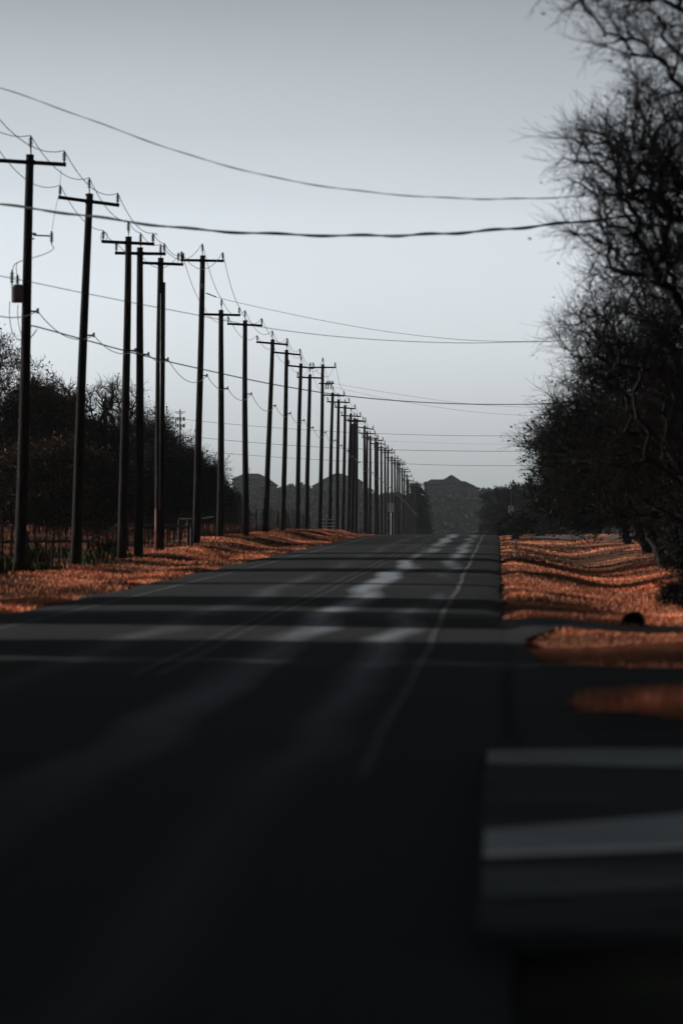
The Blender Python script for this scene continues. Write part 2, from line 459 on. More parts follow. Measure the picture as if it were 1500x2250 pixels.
# each band: (x, near y, far y) stations, skewed like the sun gaps they stand for
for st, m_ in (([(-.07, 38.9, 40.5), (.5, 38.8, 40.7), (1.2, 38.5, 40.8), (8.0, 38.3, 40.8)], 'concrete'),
               ([(-.07, 28.5, 30.5), (.5, 28.9, 31.3), (1.2, 29.4, 32.4), (8.0, 29.6, 33.0)], 'sun_gap_bright'),
               ([(-.07, 25.6, 27.3), (.5, 26.0, 27.4), (1.2, 26.6, 27.8), (8.0, 26.6, 28.0)], 'sun_gap_dim')):
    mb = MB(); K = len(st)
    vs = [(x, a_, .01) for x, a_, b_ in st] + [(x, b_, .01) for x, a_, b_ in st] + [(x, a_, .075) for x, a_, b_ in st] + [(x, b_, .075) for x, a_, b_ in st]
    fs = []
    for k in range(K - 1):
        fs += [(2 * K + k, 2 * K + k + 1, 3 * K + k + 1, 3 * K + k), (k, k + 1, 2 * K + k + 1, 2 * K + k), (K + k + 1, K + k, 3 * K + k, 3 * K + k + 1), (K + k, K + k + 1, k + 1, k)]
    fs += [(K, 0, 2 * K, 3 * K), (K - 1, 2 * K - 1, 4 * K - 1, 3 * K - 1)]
    mb.add(vs, fs); mb.build('sun_gap_band', M[m_], apron)

# ------------------------------------------------------------------ grass (stuff)
def blades(name, n, xr, yr, hr, wr, material, label, ypow=1.0, keep=None, clump=0):
    x = rng.uniform(*xr, n); y = yr[0] + (yr[1] - yr[0]) * rng.random(n) ** ypow
    if clump:
        k = n // clump
        cx = rng.uniform(*xr, k); cy = yr[0] + (yr[1] - yr[0]) * rng.random(k) ** ypow
        idx = rng.integers(0, k, n)
        x = cx[idx] + rng.normal(0, .22, n); y = cy[idx] + rng.normal(0, .22, n)
    if keep is not None:
        m_ = keep(x, y); x = x[m_]; y = y[m_]
    n = len(x)
    z = H(x, y) - .02
    hh = rng.uniform(*hr, n) * (.5 + .8 * (np.sin(x * .9 + 1) * np.sin(y * .23) * .5 + .5))
    a = rng.uniform(0, 2 * np.pi, n); wd = rng.uniform(*wr, n) * (1 + y / 300)
    l = rng.uniform(0, .6, n) * hh; b = rng.uniform(0, 2 * np.pi, n)
    dx, dy = np.cos(a) * wd / 2, np.sin(a) * wd / 2
    p0 = np.stack([x - dx, y - dy, z], 1); p1 = np.stack([x + dx, y + dy, z], 1)
    mx_, my_ = np.cos(b) * l, np.sin(b) * l
    p2 = np.stack([x + dx * .6 + mx_ * .4, y + dy * .6 + my_ * .4, z + hh * .6], 1)
    p3 = np.stack([x + mx_, y + my_, z + hh], 1)
    V = np.stack([p0, p1, p2, p3], 1).reshape(-1, 3)
    F = np.arange(4 * n).reshape(n, 4)
    o = link_mesh(name, np_mesh(name, V, F), material)
    tag(o, label, 'grass', kind='stuff'); return o

def right_keep(x, y):
    e1 = .38 + .5 * np.abs((y - 74) / 9.5) ** 3
    k = (y > 62.8) & (y < 85) & (x > e1 + .1 * np.sin(y * 2))
    k |= (y > 92) & (x > .22 + .10 * np.sin(y * .8) + .08 * np.sin(y * 2.1))
    return k & ~((y > 322) & (y < 336) & (x > 1.6))
blades('dry_grass', 120000, (.1, 8), (92, 200), (.04, .14), (.010, .02), M['grass'], 'short dry orange grass in the mid distance on the right verge', 1.1, right_keep)
blades('dry_grass', 50000, (.1, 5), (62, 92), (.03, .12), (.008, .018), M['grass'], 'short dry orange grass between the side road and the dark gravel driveway', 1.0, right_keep)
blades('dry_grass', 22000, (.1, 9), (200, 345), (.03, .09), (.03, .06), M['grass'], 'thin dry grass on the far right verge near the crest', 1.0, right_keep)
blades('dry_grass', 140000, (-13.6, -8.45), (92, 430), (.04, .15), (.012, .024), M['grass'], 'dry orange grass on the bank between road and pole line', 1.3)
blades('field_brush', 60000, (-40, -14), (120, 430), (.10, .42), (.015, .04), M['brush'], 'brown brush and weeds in the field behind the left fence', 1.0, None, 40)
blades('green_weeds', 2500, (-16, -12.2), (120, 200), (.2, .6), (.03, .06), M['weed'], 'dull green weeds at the foot of the left fence', 1.0, None, 60)
blades('green_weeds', 2600, (.5, 7), (93, 330), (.05, .16), (.012, .03), M['weed'], 'scattered dull green tufts on the right verge', 1.0, None, 22)
blades('green_weeds', 3500, (-13.4, -9), (100, 400), (.05, .16), (.012, .03), M['weed'], 'scattered dull green tufts on the left bank', 1.0, None, 22)
# grass island in the side road mouth
def island(cx, cy, rx_, ry_, name, lab, n):
    th = rng.uniform(0, 2 * np.pi, n); r = np.sqrt(rng.random(n)) * (1.0 + .10 * np.sin(th * 5 + 1) + .07 * np.sin(th * 13) + .05 * np.sin(th * 29))
    x = cx + rx_ * r * np.cos(th); y = cy + ry_ * r * np.sin(th)
    z = np.maximum(.02 + .14 * (1 - r ** 2), .0)
    hh = rng.uniform(.06, .2, n); a = rng.uniform(0, 2 * np.pi, n); wd = rng.uniform(.012, .03, n)
    dx, dy = np.cos(a) * wd / 2, np.sin(a) * wd / 2
    l = rng.normal(0, .04, (n, 2))
    V = np.stack([np.stack([x - dx, y - dy, z], 1), np.stack([x + dx, y + dy, z], 1), np.stack([x + l[:, 0], y + l[:, 1], z + hh], 1)], 1).reshape(-1, 3)
    mo = MB()
    N = 48
    vs = [(cx, cy, .16)]
    for q, zz in ((.5, .13), (1.0, .03), (1.01, -.1)):
        for k in range(N):
            g_ = 2 * math.pi * k / N; q_ = q; q = q * (1.0 + .09 * math.sin(g_ * 5 + 1) + .06 * math.sin(g_ * 13)); vs.append((cx + rx_ * q * math.cos(g_), cy + ry_ * q * math.sin(g_), zz)); q = q_
    fs = [(0, 1 + k, 1 + (k + 1) % N) for k in range(N)]
    for ring in (0, 1):
        for k in range(N):
            k2 = (k + 1) % N; b_ = 1 + ring * N
            fs.append((b_ + k, b_ + N + k, b_ + N + k2, b_ + k2))
    mo.add(vs, fs)
    o = mo.build(name, M['ground'], smooth=True); tag(o, kind='structure')
    tag(link_mesh('dry_grass', np_mesh('dry_grass', V, np.arange(3 * n).reshape(n, 3)), M['grass']), lab, 'grass', kind='stuff')
island(4.3, 50.0, 3.55, 3.3, 'grass_island', 'dry orange grass on the small island nearest the concrete apron', 26000)

# ------------------------------------------------------------------ trees
def grow(pts, root, fork, trunk_n=5, bias=.35, seed=0, lean=None):
    """connect crown points to a trunk: each point joins the nearest branch, short paths first"""
    r_ = np.random.default_rng(seed)
    P = [np.array(root, float)]; par = [-1]; pl = [0.0]
    for k in range(1, trunk_n + 1):
        t = k / trunk_n
        q = np.array(root) * (1 - t) + np.array(fork) * t + np.array([r_.normal(0, .05), r_.normal(0, .05), 0]) * (t < 1)
        P.append(q); par.append(k - 1); pl.append(pl[-1] + np.linalg.norm(q - P[k - 1]))
    order = np.argsort(np.linalg.norm(pts - np.array(fork), axis=1))
    n = len(P) + 2 * len(pts)
    A = np.zeros((n, 3)); A[:len(P)] = P; pla = np.zeros(n); pla[:len(P)] = pl
    cnt = len(P); ban = 2
    for i in order:
        p = pts[i]
        d = np.linalg.norm(A[ban:cnt] - p, axis=1)
        j = int(np.argmin(d + bias * pla[ban:cnt])) + ban
        dj = d[j - ban]
        mid = (A[j] + p) / 2 + r_.normal(0, .11, 3) * dj + np.array([0, 0, .05 * dj])
        A[cnt] = mid; par.append(j); pla[cnt] = pla[j] + dj / 2
        A[cnt + 1] = p; par.append(cnt); pla[cnt + 1] = pla[j] + dj
        cnt += 2
    return A[:cnt], np.array(par)

def prisms(A, B, ra, rb, n=3):
    t = B - A; ln = np.linalg.norm(t, axis=1, keepdims=True); t = t / np.maximum(ln, 1e-6)
    ref = np.where(np.abs(t[:, 2:3]) > .9, np.array([[1., 0, 0]]), np.array([[0, 0, 1.]]))
    u = np.cross(t, ref); u /= np.maximum(np.linalg.norm(u, axis=1, keepdims=True), 1e-6); v = np.cross(t, u)
    ang = np.arange(n) * 2 * np.pi / n
    ring = u[:, None] * np.cos(ang)[None, :, None] + v[:, None] * np.sin(ang)[None, :, None]
    Va = A[:, None] + ring * ra[:, None, None]; Vb = B[:, None] + ring * rb[:, None, None]
    V = np.concatenate([Va, Vb], 1).reshape(-1, 3)
    k = np.arange(n); k2 = (k + 1) % n
    f = np.stack([k, k2, k2 + n, k + n], 1)
    F = (np.arange(len(A))[:, None, None] * 2 * n + f[None]).reshape(-1, 4)
    return V, F

def tree_mesh(pts, root, fork, trunk_r, seed=0, twigs=5, twig_len=.5, twig_r=.006, leaves=8, leaf=.05, spread=.3, bias=.35, updir=.25, leaf_sel=None):
    r_ = np.random.default_rng(seed + 100)
    A, par = grow(pts, root, fork, bias=bias, seed=seed)
    n = len(A); rad = np.zeros(n); ch = np.bincount(par[1:], minlength=n)
    acc = np.zeros(n)
    for i in range(n - 1, 0, -1):
        if acc[i] == 0: acc[i] = 1.0
        acc[par[i]] += acc[i]
    rad = (acc / acc[0]) ** .46 * trunk_r
    rad = np.maximum(rad, twig_r * 1.1)
    c = np.arange(1, n)
    V, F = prisms(A[par[c]], A[c], np.minimum(rad[par[c]], rad[c] * 1.6), rad[c], 4)
    Vs, Fs = [V], [F]; off = len(V)
    tips = c[(acc[c] < 14)]
    cen = A[n // 2:].mean(0)
    # twigs: two-piece, arching outwards
    T = np.repeat(A[tips], twigs, 0)
    d0 = A[tips] - A[par[tips]]; d0 /= np.maximum(np.linalg.norm(d0, axis=1, keepdims=True), 1e-6)
    D = np.repeat(d0, twigs, 0) * .9 + r_.normal(0, .6, (len(T), 3)); D[:, 2] += updir
    D /= np.linalg.norm(D, axis=1, keepdims=True)
    Ln = twig_len * r_.uniform(.4, 1.2, (len(T), 1))
    m1 = T + D * Ln * .5; D2 = D + r_.normal(0, .3, D.shape); D2 /= np.linalg.norm(D2, axis=1, keepdims=True)
    m2 = m1 + D2 * Ln * .5
    o_ = np.full(len(T), twig_r)
    for (a_, b_, q0, q1) in ((T, m1, 1.0, .8), (m1, m2, .8, .4)):
        v, f = prisms(a_, b_, o_ * q0, o_ * q1, 3); Vs.append(v); Fs.append(f + off); off += len(v)
    # side twiglets
    D3 = D + r_.normal(0, .7, D.shape); D3 /= np.linalg.norm(D3, axis=1, keepdims=True)
    m3 = m1 + D3 * Ln * .45
    v, f = prisms(m1, m3, o_ * .7, o_ * .35, 3); Vs.append(v); Fs.append(f + off); off += len(v)
    wood = np_mesh('branches', np.concatenate(Vs), np.concatenate(Fs))
    leafm = None
    if leaves:
        src = np.concatenate([m1, m2, m3]); 
        if leaf_sel is not None: src = src[leaf_sel(src)]
        k = max(1, int(len(tips) * leaves))
        s_ = src[r_.integers(0, len(src), k)] + r_.normal(0, spread * .25, (k, 3))
        a1 = r_.normal(0, 1, (k, 3)); a1 /= np.linalg.norm(a1, axis=1, keepdims=True)
        a2 = np.cross(a1, r_.normal(0, 1, (k, 3))); a2 /= np.linalg.norm(a2, axis=1, keepdims=True)
        sz = leaf * r_.uniform(.5, 1.3, (k, 1))
        V = np.stack([s_ - a1 * sz, s_ + a2 * sz * .45, s_ + a1 * sz, s_ - a2 * sz * .45], 1).reshape(-1, 3)
        leafm = np_mesh('leaves', V, np.arange(4 * k).reshape(k, 4))
    return wood, leafm

def blob(n, ells, seed, shell=.5):
    """random points in a union of ellipsoids (cx,cy,cz,rx,ry,rz), more of them near the skin"""
    r_ = np.random.default_rng(seed); out = []
    vol = np.array([e_[3] * e_[4] * e_[5] for e_ in ells]) ** .8; vol = vol / vol.sum()
    for e_, f in zip(ells, vol):
        m = max(8, int(n * f))
        d = r_.normal(0, 1, (m, 3)); d /= np.linalg.norm(d, axis=1, keepdims=True)
        rr = r_.random((m, 1)) ** (1 / 3 * shell)
        bump_ = 1 + .16 * np.sin(d[:, :1] * 7 + seed) * np.sin(d[:, 2:] * 6 + 2 * seed)
        rr = rr * (1 + .30 * r_.random((m, 1)) ** 4 * (rr > .6))
        out.append(np.array(e_[:3]) + d * rr * bump_ * np.array(e_[3:]))
    return np.concatenate(out)

def make_tree(name, label, cat, loc, ells, fork, n, trunk_r, seed, group=None, leafmat='leaf_dark', rz=0, **kw):
    t = empty(name, loc, rz)
    tag(t, label, cat, group)
    pts = blob(n, ells, seed)
    pts[:, 2] = np.maximum(pts[:, 2], .35)
    wood, lf = tree_mesh(pts, (0, 0, -.25), fork, trunk_r, seed=seed, **kw)
    link_mesh('branches', wood, M['bark'], t)
    if lf is not None: link_mesh('leaves', lf, M[leafmat], t)
    return t

def gz(x, y): return float(H(x, y))

GR = 'trees along the right side of the road'
# right-hand trees (nearest first)
make_tree('mesquite_tree', 'nearest right tree, its thin blurred boughs reach into the top right corner', 'tree', (5.2, 80, gz(5.2, 80)),
          [(-1.5, 0, 9.3, 2.3, 1.8, 1.3), (-2.7, .3, 9.0, 1.6, 1.2, .85), (-2.3, .3, 8.15, 1.3, 1.0, .5), (1.5, 1, 8.5, 3, 2.5, 3)], (-.4, .2, 3.2), 900, .20, 3, GR, twigs=6, twig_len=.62, twig_r=.005, leaves=2, leaf=.04, updir=.2)
make_tree('mesquite_tree', 'tall right tree with fanned bare twigs just below the sky gap in its row', 'tree', (5.4, 97, gz(5.4, 97)),
          [(-1.6, 0, 7.9, 2.2, 2.2, 1.1), (-2.85, 0, 7.4, 1.15, 1.2, .7), (-2.9, 0, 6.4, 1.0, 1.0, .6), (-1.3, .5, 6.3, 2.1, 2.0, 1.3)], (-.3, .1, 2.6), 950, .22, 5, GR, twigs=5, twig_len=.75, twig_r=.0048, leaves=1, leaf=.04, updir=.2)
make_tree('mesquite_tree', 'right tree whose dense middle crown meets the thick black cable', 'tree', (5.6, 124, gz(5.6, 124)),
          [(-1.6, 0, 6.0, 2.5, 2.2, 1.6), (-2.9, 0, 5.6, 1.4, 1.2, .9), (-1.2, 0, 3.6, 2.4, 2.2, 1.9), (.5, 0, 6.5, 2.5, 2.5, 1.6)], (-.3, .2, 1.8), 1150, .22, 8, GR, twigs=5, twig_len=.85, twig_r=.005, leaves=1, leaf=.045, updir=.15)
make_tree('mesquite_tree', 'broad dark right tree on a leaning trunk beside the white fence', 'tree', (5.5, 181, gz(5.5, 181)),
          [(-.6, 0, 4.6, 3.2, 2.8, 2.1), (-2.2, 0, 4.1, 1.9, 1.8, 1.2), (-1.6, 0, 2.7, 2.2, 2.0, 1.1), (2.0, 0, 3.6, 2.6, 2.4, 2.3), (.2, 0, 6.6, 2.6, 2.5, 1.6)], (-.75, .2, 1.35), 1900, .24, 12, GR, twigs=6, twig_len=.90, twig_r=.0062, leaves=2.5, leaf=.06, updir=.12)
rt = make_tree('mesquite_tree', 'dense low right tree behind the leaning trunk, its crown almost down to the grass', 'tree', (6.1, 228, gz(6.1, 228)),
          [(-.8, 0, 3.6, 3.4, 3.0, 2.3), (-2.4, 0, 2.6, 1.9, 1.8, 1.5), (1.6, 0, 2.6, 2.6, 2.4, 2.0)], (-.4, .2, 1.0), 2200, .22, 17, GR, twigs=7, twig_len=.8, twig_r=.008, leaves=10, leaf=.08, updir=.15)
make_tree('mesquite_tree', 'rounded dark tree behind the trash bin, last of the close right row', 'tree', (6.6, 285, gz(6.6, 285)),
          [(-.6, 0, 2.9, 3.1, 3.0, 2.1), (-2.2, 0, 2.3, 1.6, 1.8, 1.3), (2.2, 0, 3.4, 3, 3, 2.2)], (-.3, 0, 1.1), 1600, .2, 21, GR, twigs=7, twig_len=.8, twig_r=.009, leaves=10, leaf=.09, updir=.15)
# dark understorey filling the wood behind them
for (x, y, h_, lab, sd_) in ((7.2, 150, 3.4, 'dark shrub under the right trees in front of the white fence post', 31), (8.4, 205, 4.2, 'tall dark thicket behind the white fence', 32),
                        (9.5, 262, 5.0, 'thicket of dark stems between the two low right trees', 33), (10.5, 330, 5.2, 'dark thicket at the back of the right wood', 34)):
    make_tree('thicket', lab, 'shrub', (x, y, gz(x, y)), [(0, 0, h_ * .5, 2.6, 3, h_ * .5), (-.9, 0, h_ * .3, 1.6, 2, h_ * .3)], (0, 0, .5), 900, .1, sd_, 'thickets under the right trees', twigs=6, twig_len=.65, twig_r=.009, leaves=16, leaf=.055)
make_tree('shrub', 'low dark shrub on the grass at the right edge of the photo', 'shrub', (3.95, 118, gz(3.95, 118)), [(0, 0, .35, .55, .6, .4)], (0, 0, .12), 220, .02, 41, twigs=5, twig_len=.22, twig_r=.004, leaves=5, leaf=.04)

# left-hand trees
GL = 'trees beyond the left fence'
def LT(lab, px, d, ells, fork, n, tr, seed, leafmat='leaf_dark', **kw):
    x = (px - 1093) / 12500 * d
    make_tree('oak_tree', lab, 'tree', (x, d, gz(x, d)), ells, fork, n, tr, seed, GL, leafmat, **kw)
D1 = dict(twigs=5, twig_len=.95, twig_r=.009)
LT('tallest left tree, brown leaves, cut by the left edge of the photo', -20, 285, [(0, 0, 5.6, 2.7, 2.6, 3.2), (1.5, 0, 4.2, 1.9, 2, 2.2), (-2, 0, 4, 2.5, 2.4, 3)], (.2, 0, 1.3), 1100, .2, 51, 'leaf_brown', leaves=5, leaf=.085, **D1)
LT('second left tree with gold brown leaves, between the first two poles', 95, 300, [(0, 0, 4.7, 2.2, 2.2, 2.6), (.8, 0, 3.2, 2.2, 2, 2.2)], (0, 0, 1.3), 900, .2, 52, 'leaf_brown', leaves=14, leaf=.085, **D1)
LT('bare gnarled left tree with crooked boughs against the sky right of the second pole', 195, 320, [(0, 0, 5.5, 2.6, 2.2, 2.2), (1.5, 0, 6.8, 1.4, 1.2, 1.0), (-1.6, 0, 6.3, 1.4, 1.2, 1.2)], (.1, 0, 1.8), 300, .26, 53, leaves=1, leaf=.07, twigs=4, twig_len=.8, twig_r=.012)
LT('low dense left tree under the bare gnarled one', 185, 300, [(0, 0, 2.9, 2.5, 2.3, 2.6), (-1.4, 0, 2.6, 1.6, 1.6, 2)], (0, 0, 1.0), 1000, .2, 54, leaves=9, leaf=.09, **D1)
LT('dense twiggy tree behind the third and fourth poles', 290, 330, [(0, 0, 3.6, 2.7, 2.4, 2.7), (.8, 0, 4.6, 1.9, 1.8, 1.7)], (0, 0, 1.2), 800, .2, 55, leaves=3, leaf=.085, **D1)
LT('broad bare crowned tree between the fifth and sixth poles, below the antenna tower', 372, 345, [(-.3, 0, 3.2, 2.3, 2.4, 2.2), (1.0, 0, 3.4, 1.6, 1.6, 1.2), (1.9, 0, 2.9, 1.5, 1.6, 1.3)], (0, 0, 1.3), 650, .2, 56, leaves=1.5, leaf=.085, updir=.35, **D1)
LT('small dark tree at the right end of the left wood, behind the sixth pole', 430, 385, [(0, 0, 1.9, 1.7, 2, 1.7)], (0, 0, .7), 700, .15, 57, leaves=10, leaf=.1, **D1)
LT('dark undergrowth tree filling the foot of the wood behind the fifth pole', 335, 315, [(0, 0, 2.0, 2.6, 2.3, 1.9), (-2, 0, 2, 1.8, 1.8, 1.7)], (0, 0, .7), 1300, .15, 58, leaves=12, leaf=.09, **D1)
LT('dark undergrowth tree at the foot of the wood right of the first pole', 110, 270, [(0, 0, 2.0, 2.4, 2.3, 1.9), (-2, 0, 1.9, 1.8, 1.8, 1.7), (2, 0, 1.7, 1.6, 1.6, 1.5)], (0, 0, .7), 1400, .15, 59, 'leaf_brown', leaves=13, leaf=.085, **D1)
LT('round dark bush left of the seventh pole where the left wood ends', 468, 420, [(0, 0, 1.5, 1.2, 1.6, 1.3)], (0, 0, .5), 500, .1, 60, leaves=20, leaf=.1, **D1)

# trees near and beyond the crest
GC = 'trees beyond the crest of the road'
def CT(lab, px, ytop, d, rx_, leaves=20, name='oak_tree', sd_=0, n=600, lowf=.08):
    x = (px - 1093) / 12500 * d; z0 = gz(x, d)
    top = EYE + (1116 - ytop) / 12500 * d - z0
    h2 = top * (1 - lowf) / 2
    make_tree(name, lab, 'tree' if name != 'bush' else 'bush', (x, d, z0), [(0, 0, top * lowf + h2, rx_, rx_, h2), (rx_ * .4, 0, top * .45, rx_ * .8, rx_, h2 * .7)], (0, 0, top * .2), n, .1 + top * .015, sd_, GC, 'leaf_dark',
              twigs=5, twig_len=.09 * top + .15, twig_r=.006 + d * .00002, leaves=leaves, leaf=.05 + d * .00018)
CT('low round bush beside the right sign post', 1140, 1132, 430, .95, 24, 'bush', 71, 380)
CT('small dark bush at the right road edge by the crest', 1108, 1140, 445, .5, 24, 'bush', 72, 260)
CT('bare wide tree right of the road, left of the short leaning pole', 1098, 1078, 720, 2.4, 7, 'oak_tree', 73, 520)
CT('rounded tree on the skyline right behind the short leaning pole', 1140, 1076, 820, 2.6, 18, 'oak_tree', 74)
CT('dark tree on the skyline next to the close right trees', 1172, 1074, 700, 2.4, 18, 'oak_tree', 75)
CT('tall dark tree closing the gap behind the trash bin', 1195, 1088, 540, 1.7, 20, 'oak_tree', 76)
CT('leafy tree at the far end of the pole row', 914, 1075, 880, 1.5, 22, 'oak_tree', 77, 420)
CT('low tree left of the seventh pole in front of the hazy ridge', 492, 1082, 640, 2.0, 12, 'oak_tree', 78)

# off to the left of the camera: the trees whose shade lies over the near road
proto = make_tree('unseen_shade_tree', 'unseen tree shading the near road, left of the photographer', 'tree', (-17, 66, 0),
        [(0, 0, 6.2, 3.8, 3.6, 3.4), (1.2, 0, 3.4, 3.2, 3.2, 2.2)], (0, 0, 2.0), 900, .25, 91, 'unseen shade trees left of the camera', twigs=5, twig_len=.8, twig_r=.012, leaves=34, leaf=.15)
for k, (x, y, s_, rz) in enumerate(((-17, 58.5, 1.2, 1.0), (-17.6, 50.5, 1.2, 2.0), (-16.5, 34.5, 1.15, 3.3), (-17.4, 27.5, 1.1, 4.3), (-16.5, 20, 1.25, 5.3), (-17, 12.5, 1.2, .4), (-17, 42.5, 1.15, .9), (-16, 5, 1.2, .1), (-17, 76.5, 1.15, 2.9), (-24, 42, 1.1, 1.7),
                               (-19, 113, 1.2, 2.2), (-18.5, 95, .9, .7), (-21.5, 168, .95, 4.0), (-24, 203, 1.15, 5.0))):
    c = copy_tree(proto); c.location = (x, y, gz(x, y) - .1); c.scale = (s_, s_, s_); c.rotation_euler.z = rz

proto = make_tree('unseen_shade_tree', 'thin bare tree added out of view left of the road for dappled shade', 'tree', (-25, 226, gz(-25, 226)),  # unseen sparse trees added to dapple road and verge with shade
        [(0, 0, 7.2, 2.6, 3.2, 4.2), (.5, 0, 4.2, 2.4, 3.0, 2.5)], (0, 0, 1.5), 420, .2, 95, 'unseen shade trees left of the camera', twigs=5, twig_len=.8, twig_r=.012, leaves=9, leaf=.12)
for k, (x, y, s_, rz) in enumerate(((-19, 100, 1.0, 2.6), (-20.0, 139, .62, 1.2))):
    c = copy_tree(proto); c.location = (x, y, gz(x, y) - .1); c.scale = (s_, s_, s_); c.rotation_euler.z = rz

# wooded ridge (far-off wood, one mass)
def woods(name, label, n, yr, xr, hgt, rad, cards, csz, seed, skip=None):
    r_ = np.random.default_rng(seed)
    x = r_.uniform(*xr, n); y = r_.uniform(*yr, n)
    if skip is not None:
        k = ~skip(x, y); x = x[k]; y = y[k]; n = len(x)
    h_ = r_.uniform(*hgt, n); rr = r_.uniform(*rad, n); z = H(x, y)
    d = r_.normal(0, 1, (n, cards, 3)); d /= np.linalg.norm(d, axis=2, keepdims=True)
    d *= r_.random((n, cards, 1)) ** .2
    c = np.stack([x, y, z + h_ * .55], 1)[:, None] + d * np.stack([rr, rr, h_ * .5], 1)[:, None]
    c = c.reshape(-1, 3); K = len(c)
    a1 = r_.normal(0, 1, (K, 3)); a1 /= np.linalg.norm(a1, axis=1, keepdims=True)
    a2 = np.cross(a1, r_.normal(0, 1, (K, 3))); a2 /= np.linalg.norm(a2, axis=1, keepdims=True)
    sz = csz * r_.uniform(.5, 1.4, (K, 1))
    V = np.stack([c - a1 * sz, c + a2 * sz, c + a1 * sz, c - a2 * sz], 1).reshape(-1, 3)
    o = link_mesh(name, np_mesh(name, V, np.arange(4 * K).reshape(K, 4)), M['leaf_far'])
    tag(o, label, 'woodland', kind='stuff')
woods('far_woodland', 'hazy woodland covering the ridge under the hilltop houses', 1500, (1560, 1980), (-140, 40), (3.5, 7.5), (2.5, 5), 220, .55, 5)
woods('valley_woodland', 'dim woodland on the low ground beyond the crest of the road', 700, (950, 1500), (-100, 40), (4, 8), (2, 4), 130, .5, 6, skip=lambda x, y: (x > -12) & (x < 3))

# ------------------------------------------------------------------ utility poles
# top x, top y, base x, half arm px, arm tilt px
POLES = [(66, 337, 40, 79, 5), (195, 425, 163, 67, 9), (281, 518, 268, 58, 3), (308, 542, 303, 56, 1), (352, 565, 347, 51, 2), (444, 560, 431, 48, 1),
         (486, 680, 483, 42, 1), (538, 703, 539, 39, 2), (598, 745, 583, 35, 3), (630, 768, 620, 31, 3), (661, 798, 651, 29, 3), (680, 822, 673, 28, 1),
         (709, 800, 702, 29, 0), (731, 862, 722, 26, 1), (743, 877, 740, 25, 1), (758, 890, 752, 23, 2), (771, 908, 763, 22, 1), (778, 918, 772, 21, 1), (784, 920, 781, 20, 0),
         (801, 935, 800, 20, 3), (806, 947, 805, 18, 1), (813, 957, 812, 18, 1), (825, 962, 824, 17, 1), (829, 970, 830, 17, 1), (837, 979, 838, 16, 1), (846, 985, 845, 16, 1),
         (852, 990, 853, 15, 1), (860, 1002, 861, 15, 1), (867, 1008, 868, 14, 1), (873, 1013, 873, 14, 0), (877, 1017, 878, 13, 0), (883, 1027, 884, 13, 1), (888, 1033, 889, 13, 0),
         (893, 1042, 894, 12, 1), (897, 1053, 898, 12, 0), (903, 1060, 904, 12, 0), (908, 1067, 909, 11, 0), (913, 1068, 914, 11, 0)]
LAT = -12.3
ORD = ['first', 'second', 'third', 'fourth', 'fifth', 'sixth', 'seventh', 'eighth', 'ninth', 'tenth', 'eleventh', 'twelfth', 'thirteenth', 'fourteenth', 'fifteenth', 'sixteenth', 'seventeenth', 'eighteenth', 'nineteenth', 'twentieth']
LAB = {0: 'nearest wooden utility pole, carrying a grey transformer can and a side arm', 1: 'second wooden utility pole from the left, clearly leaning, two metal bands on top',
       2: 'third utility pole from the left, looped jumper wires on its crossarm', 3: 'fourth utility pole from the left, crossarm just under that of the third',
       4: 'fifth utility pole from the left with an orange conduit up its side', 5: 'sixth utility pole, taller than its neighbours, beside the pale fence corner',
       12: 'thirteenth utility pole from the left, taller and with a bank of switches'}
attach = {'left': [], 'mid': [], 'right': [], 'neutral': []}

def insulator(h, r, name, parent, c):
    mb = MB(); prof = [(r * .35, 0), (r * .35, h * .18)]
    for k in range(4):
        z = h * (.2 + k * .17)
        prof += [(r * .45, z), (r, z + h * .03), (r * .95, z + h * .08), (r * .4, z + h * .12)]
    prof += [(r * .45, h * .9), (r * .3, h)]
    mb.lathe(c, prof, 8)
    return mb.build(name, M['porcelain'], parent, True)

def pole(i, X, d, ztop, xb, half, tilt, label, vis=True):
    z0 = gz(X, d)
    hgt = ztop - z0
    t = empty('utility_pole', (xb, d, z0))
    tag(t, label, 'utility pole', 'wooden utility poles in the row left of the road')
    lx = X - xb                                   # lean
    mb = MB()
    pts = []; rr = []
    for k in range(9):
        f = k / 8
        pts.append((lx * f + .02 * math.sin(f * 5 + i * 2), .0, -.3 + (hgt + .3) * f)); rr.append(.165 - .06 * f)
    mb.tube(pts, rr, 12); mb.build('pole', M['wood'], t, True)
    za = hgt - .22
    mb = MB()
    mb.tube([(lx - half, -.14, za + tilt), (lx, -.15, za), (lx + half, -.14, za - tilt)], .055, 4)
    arm = mb.build('crossarm', M['arm'], t)
    mb = MB(); mb.box((lx, -.1, za), (.24, .12, .13))
    mb.build('arm_bracket', M['post'], t)
    hi = .32
    for sgn in (-1, 1):
        insulator(hi, .06, 'insulator', t, (lx + sgn * (half - .05), -.14, za - sgn * tilt + .05))
    mb = MB(); mb.tube([(lx, .0, hgt - .3), (lx + .005, 0, hgt + .16)], .018, 5); mb.build('top_pin', M['post'], t)
    insulator(.36, .06, 'insulator', t, (lx, 0, hgt + .13))
    zn = 6.9 + z0 * .0 - 0.0 if hgt > 0 else 0
    fz = 7.0 / 11.0
    fr = min(.66, 7.0 / hgt)
    mb = MB(); mb.box((lx * fr + .2, 0, hgt * fr), (.2, .05, .05)); mb.tube([(lx * fr + .3, 0, hgt * fr - .06), (lx * fr + .3, 0, hgt * fr + .08)], .035, 6)
    mb.build('neutral_bracket', M['porcelain'], t)
    attach['left'].append(Vector((X - half + .05, d - .14, z0 + za + tilt + .05 + hi)))
    attach['mid'].append(Vector((X, d, z0 + hgt + .5)))
    attach['right'].append(Vector((X + half - .05, d - .14, z0 + za - tilt + .05 + hi)))
    attach['neutral'].append(Vector((xb + lx * fr + .3, d, z0 + hgt * fr)))
    return t, hgt, lx

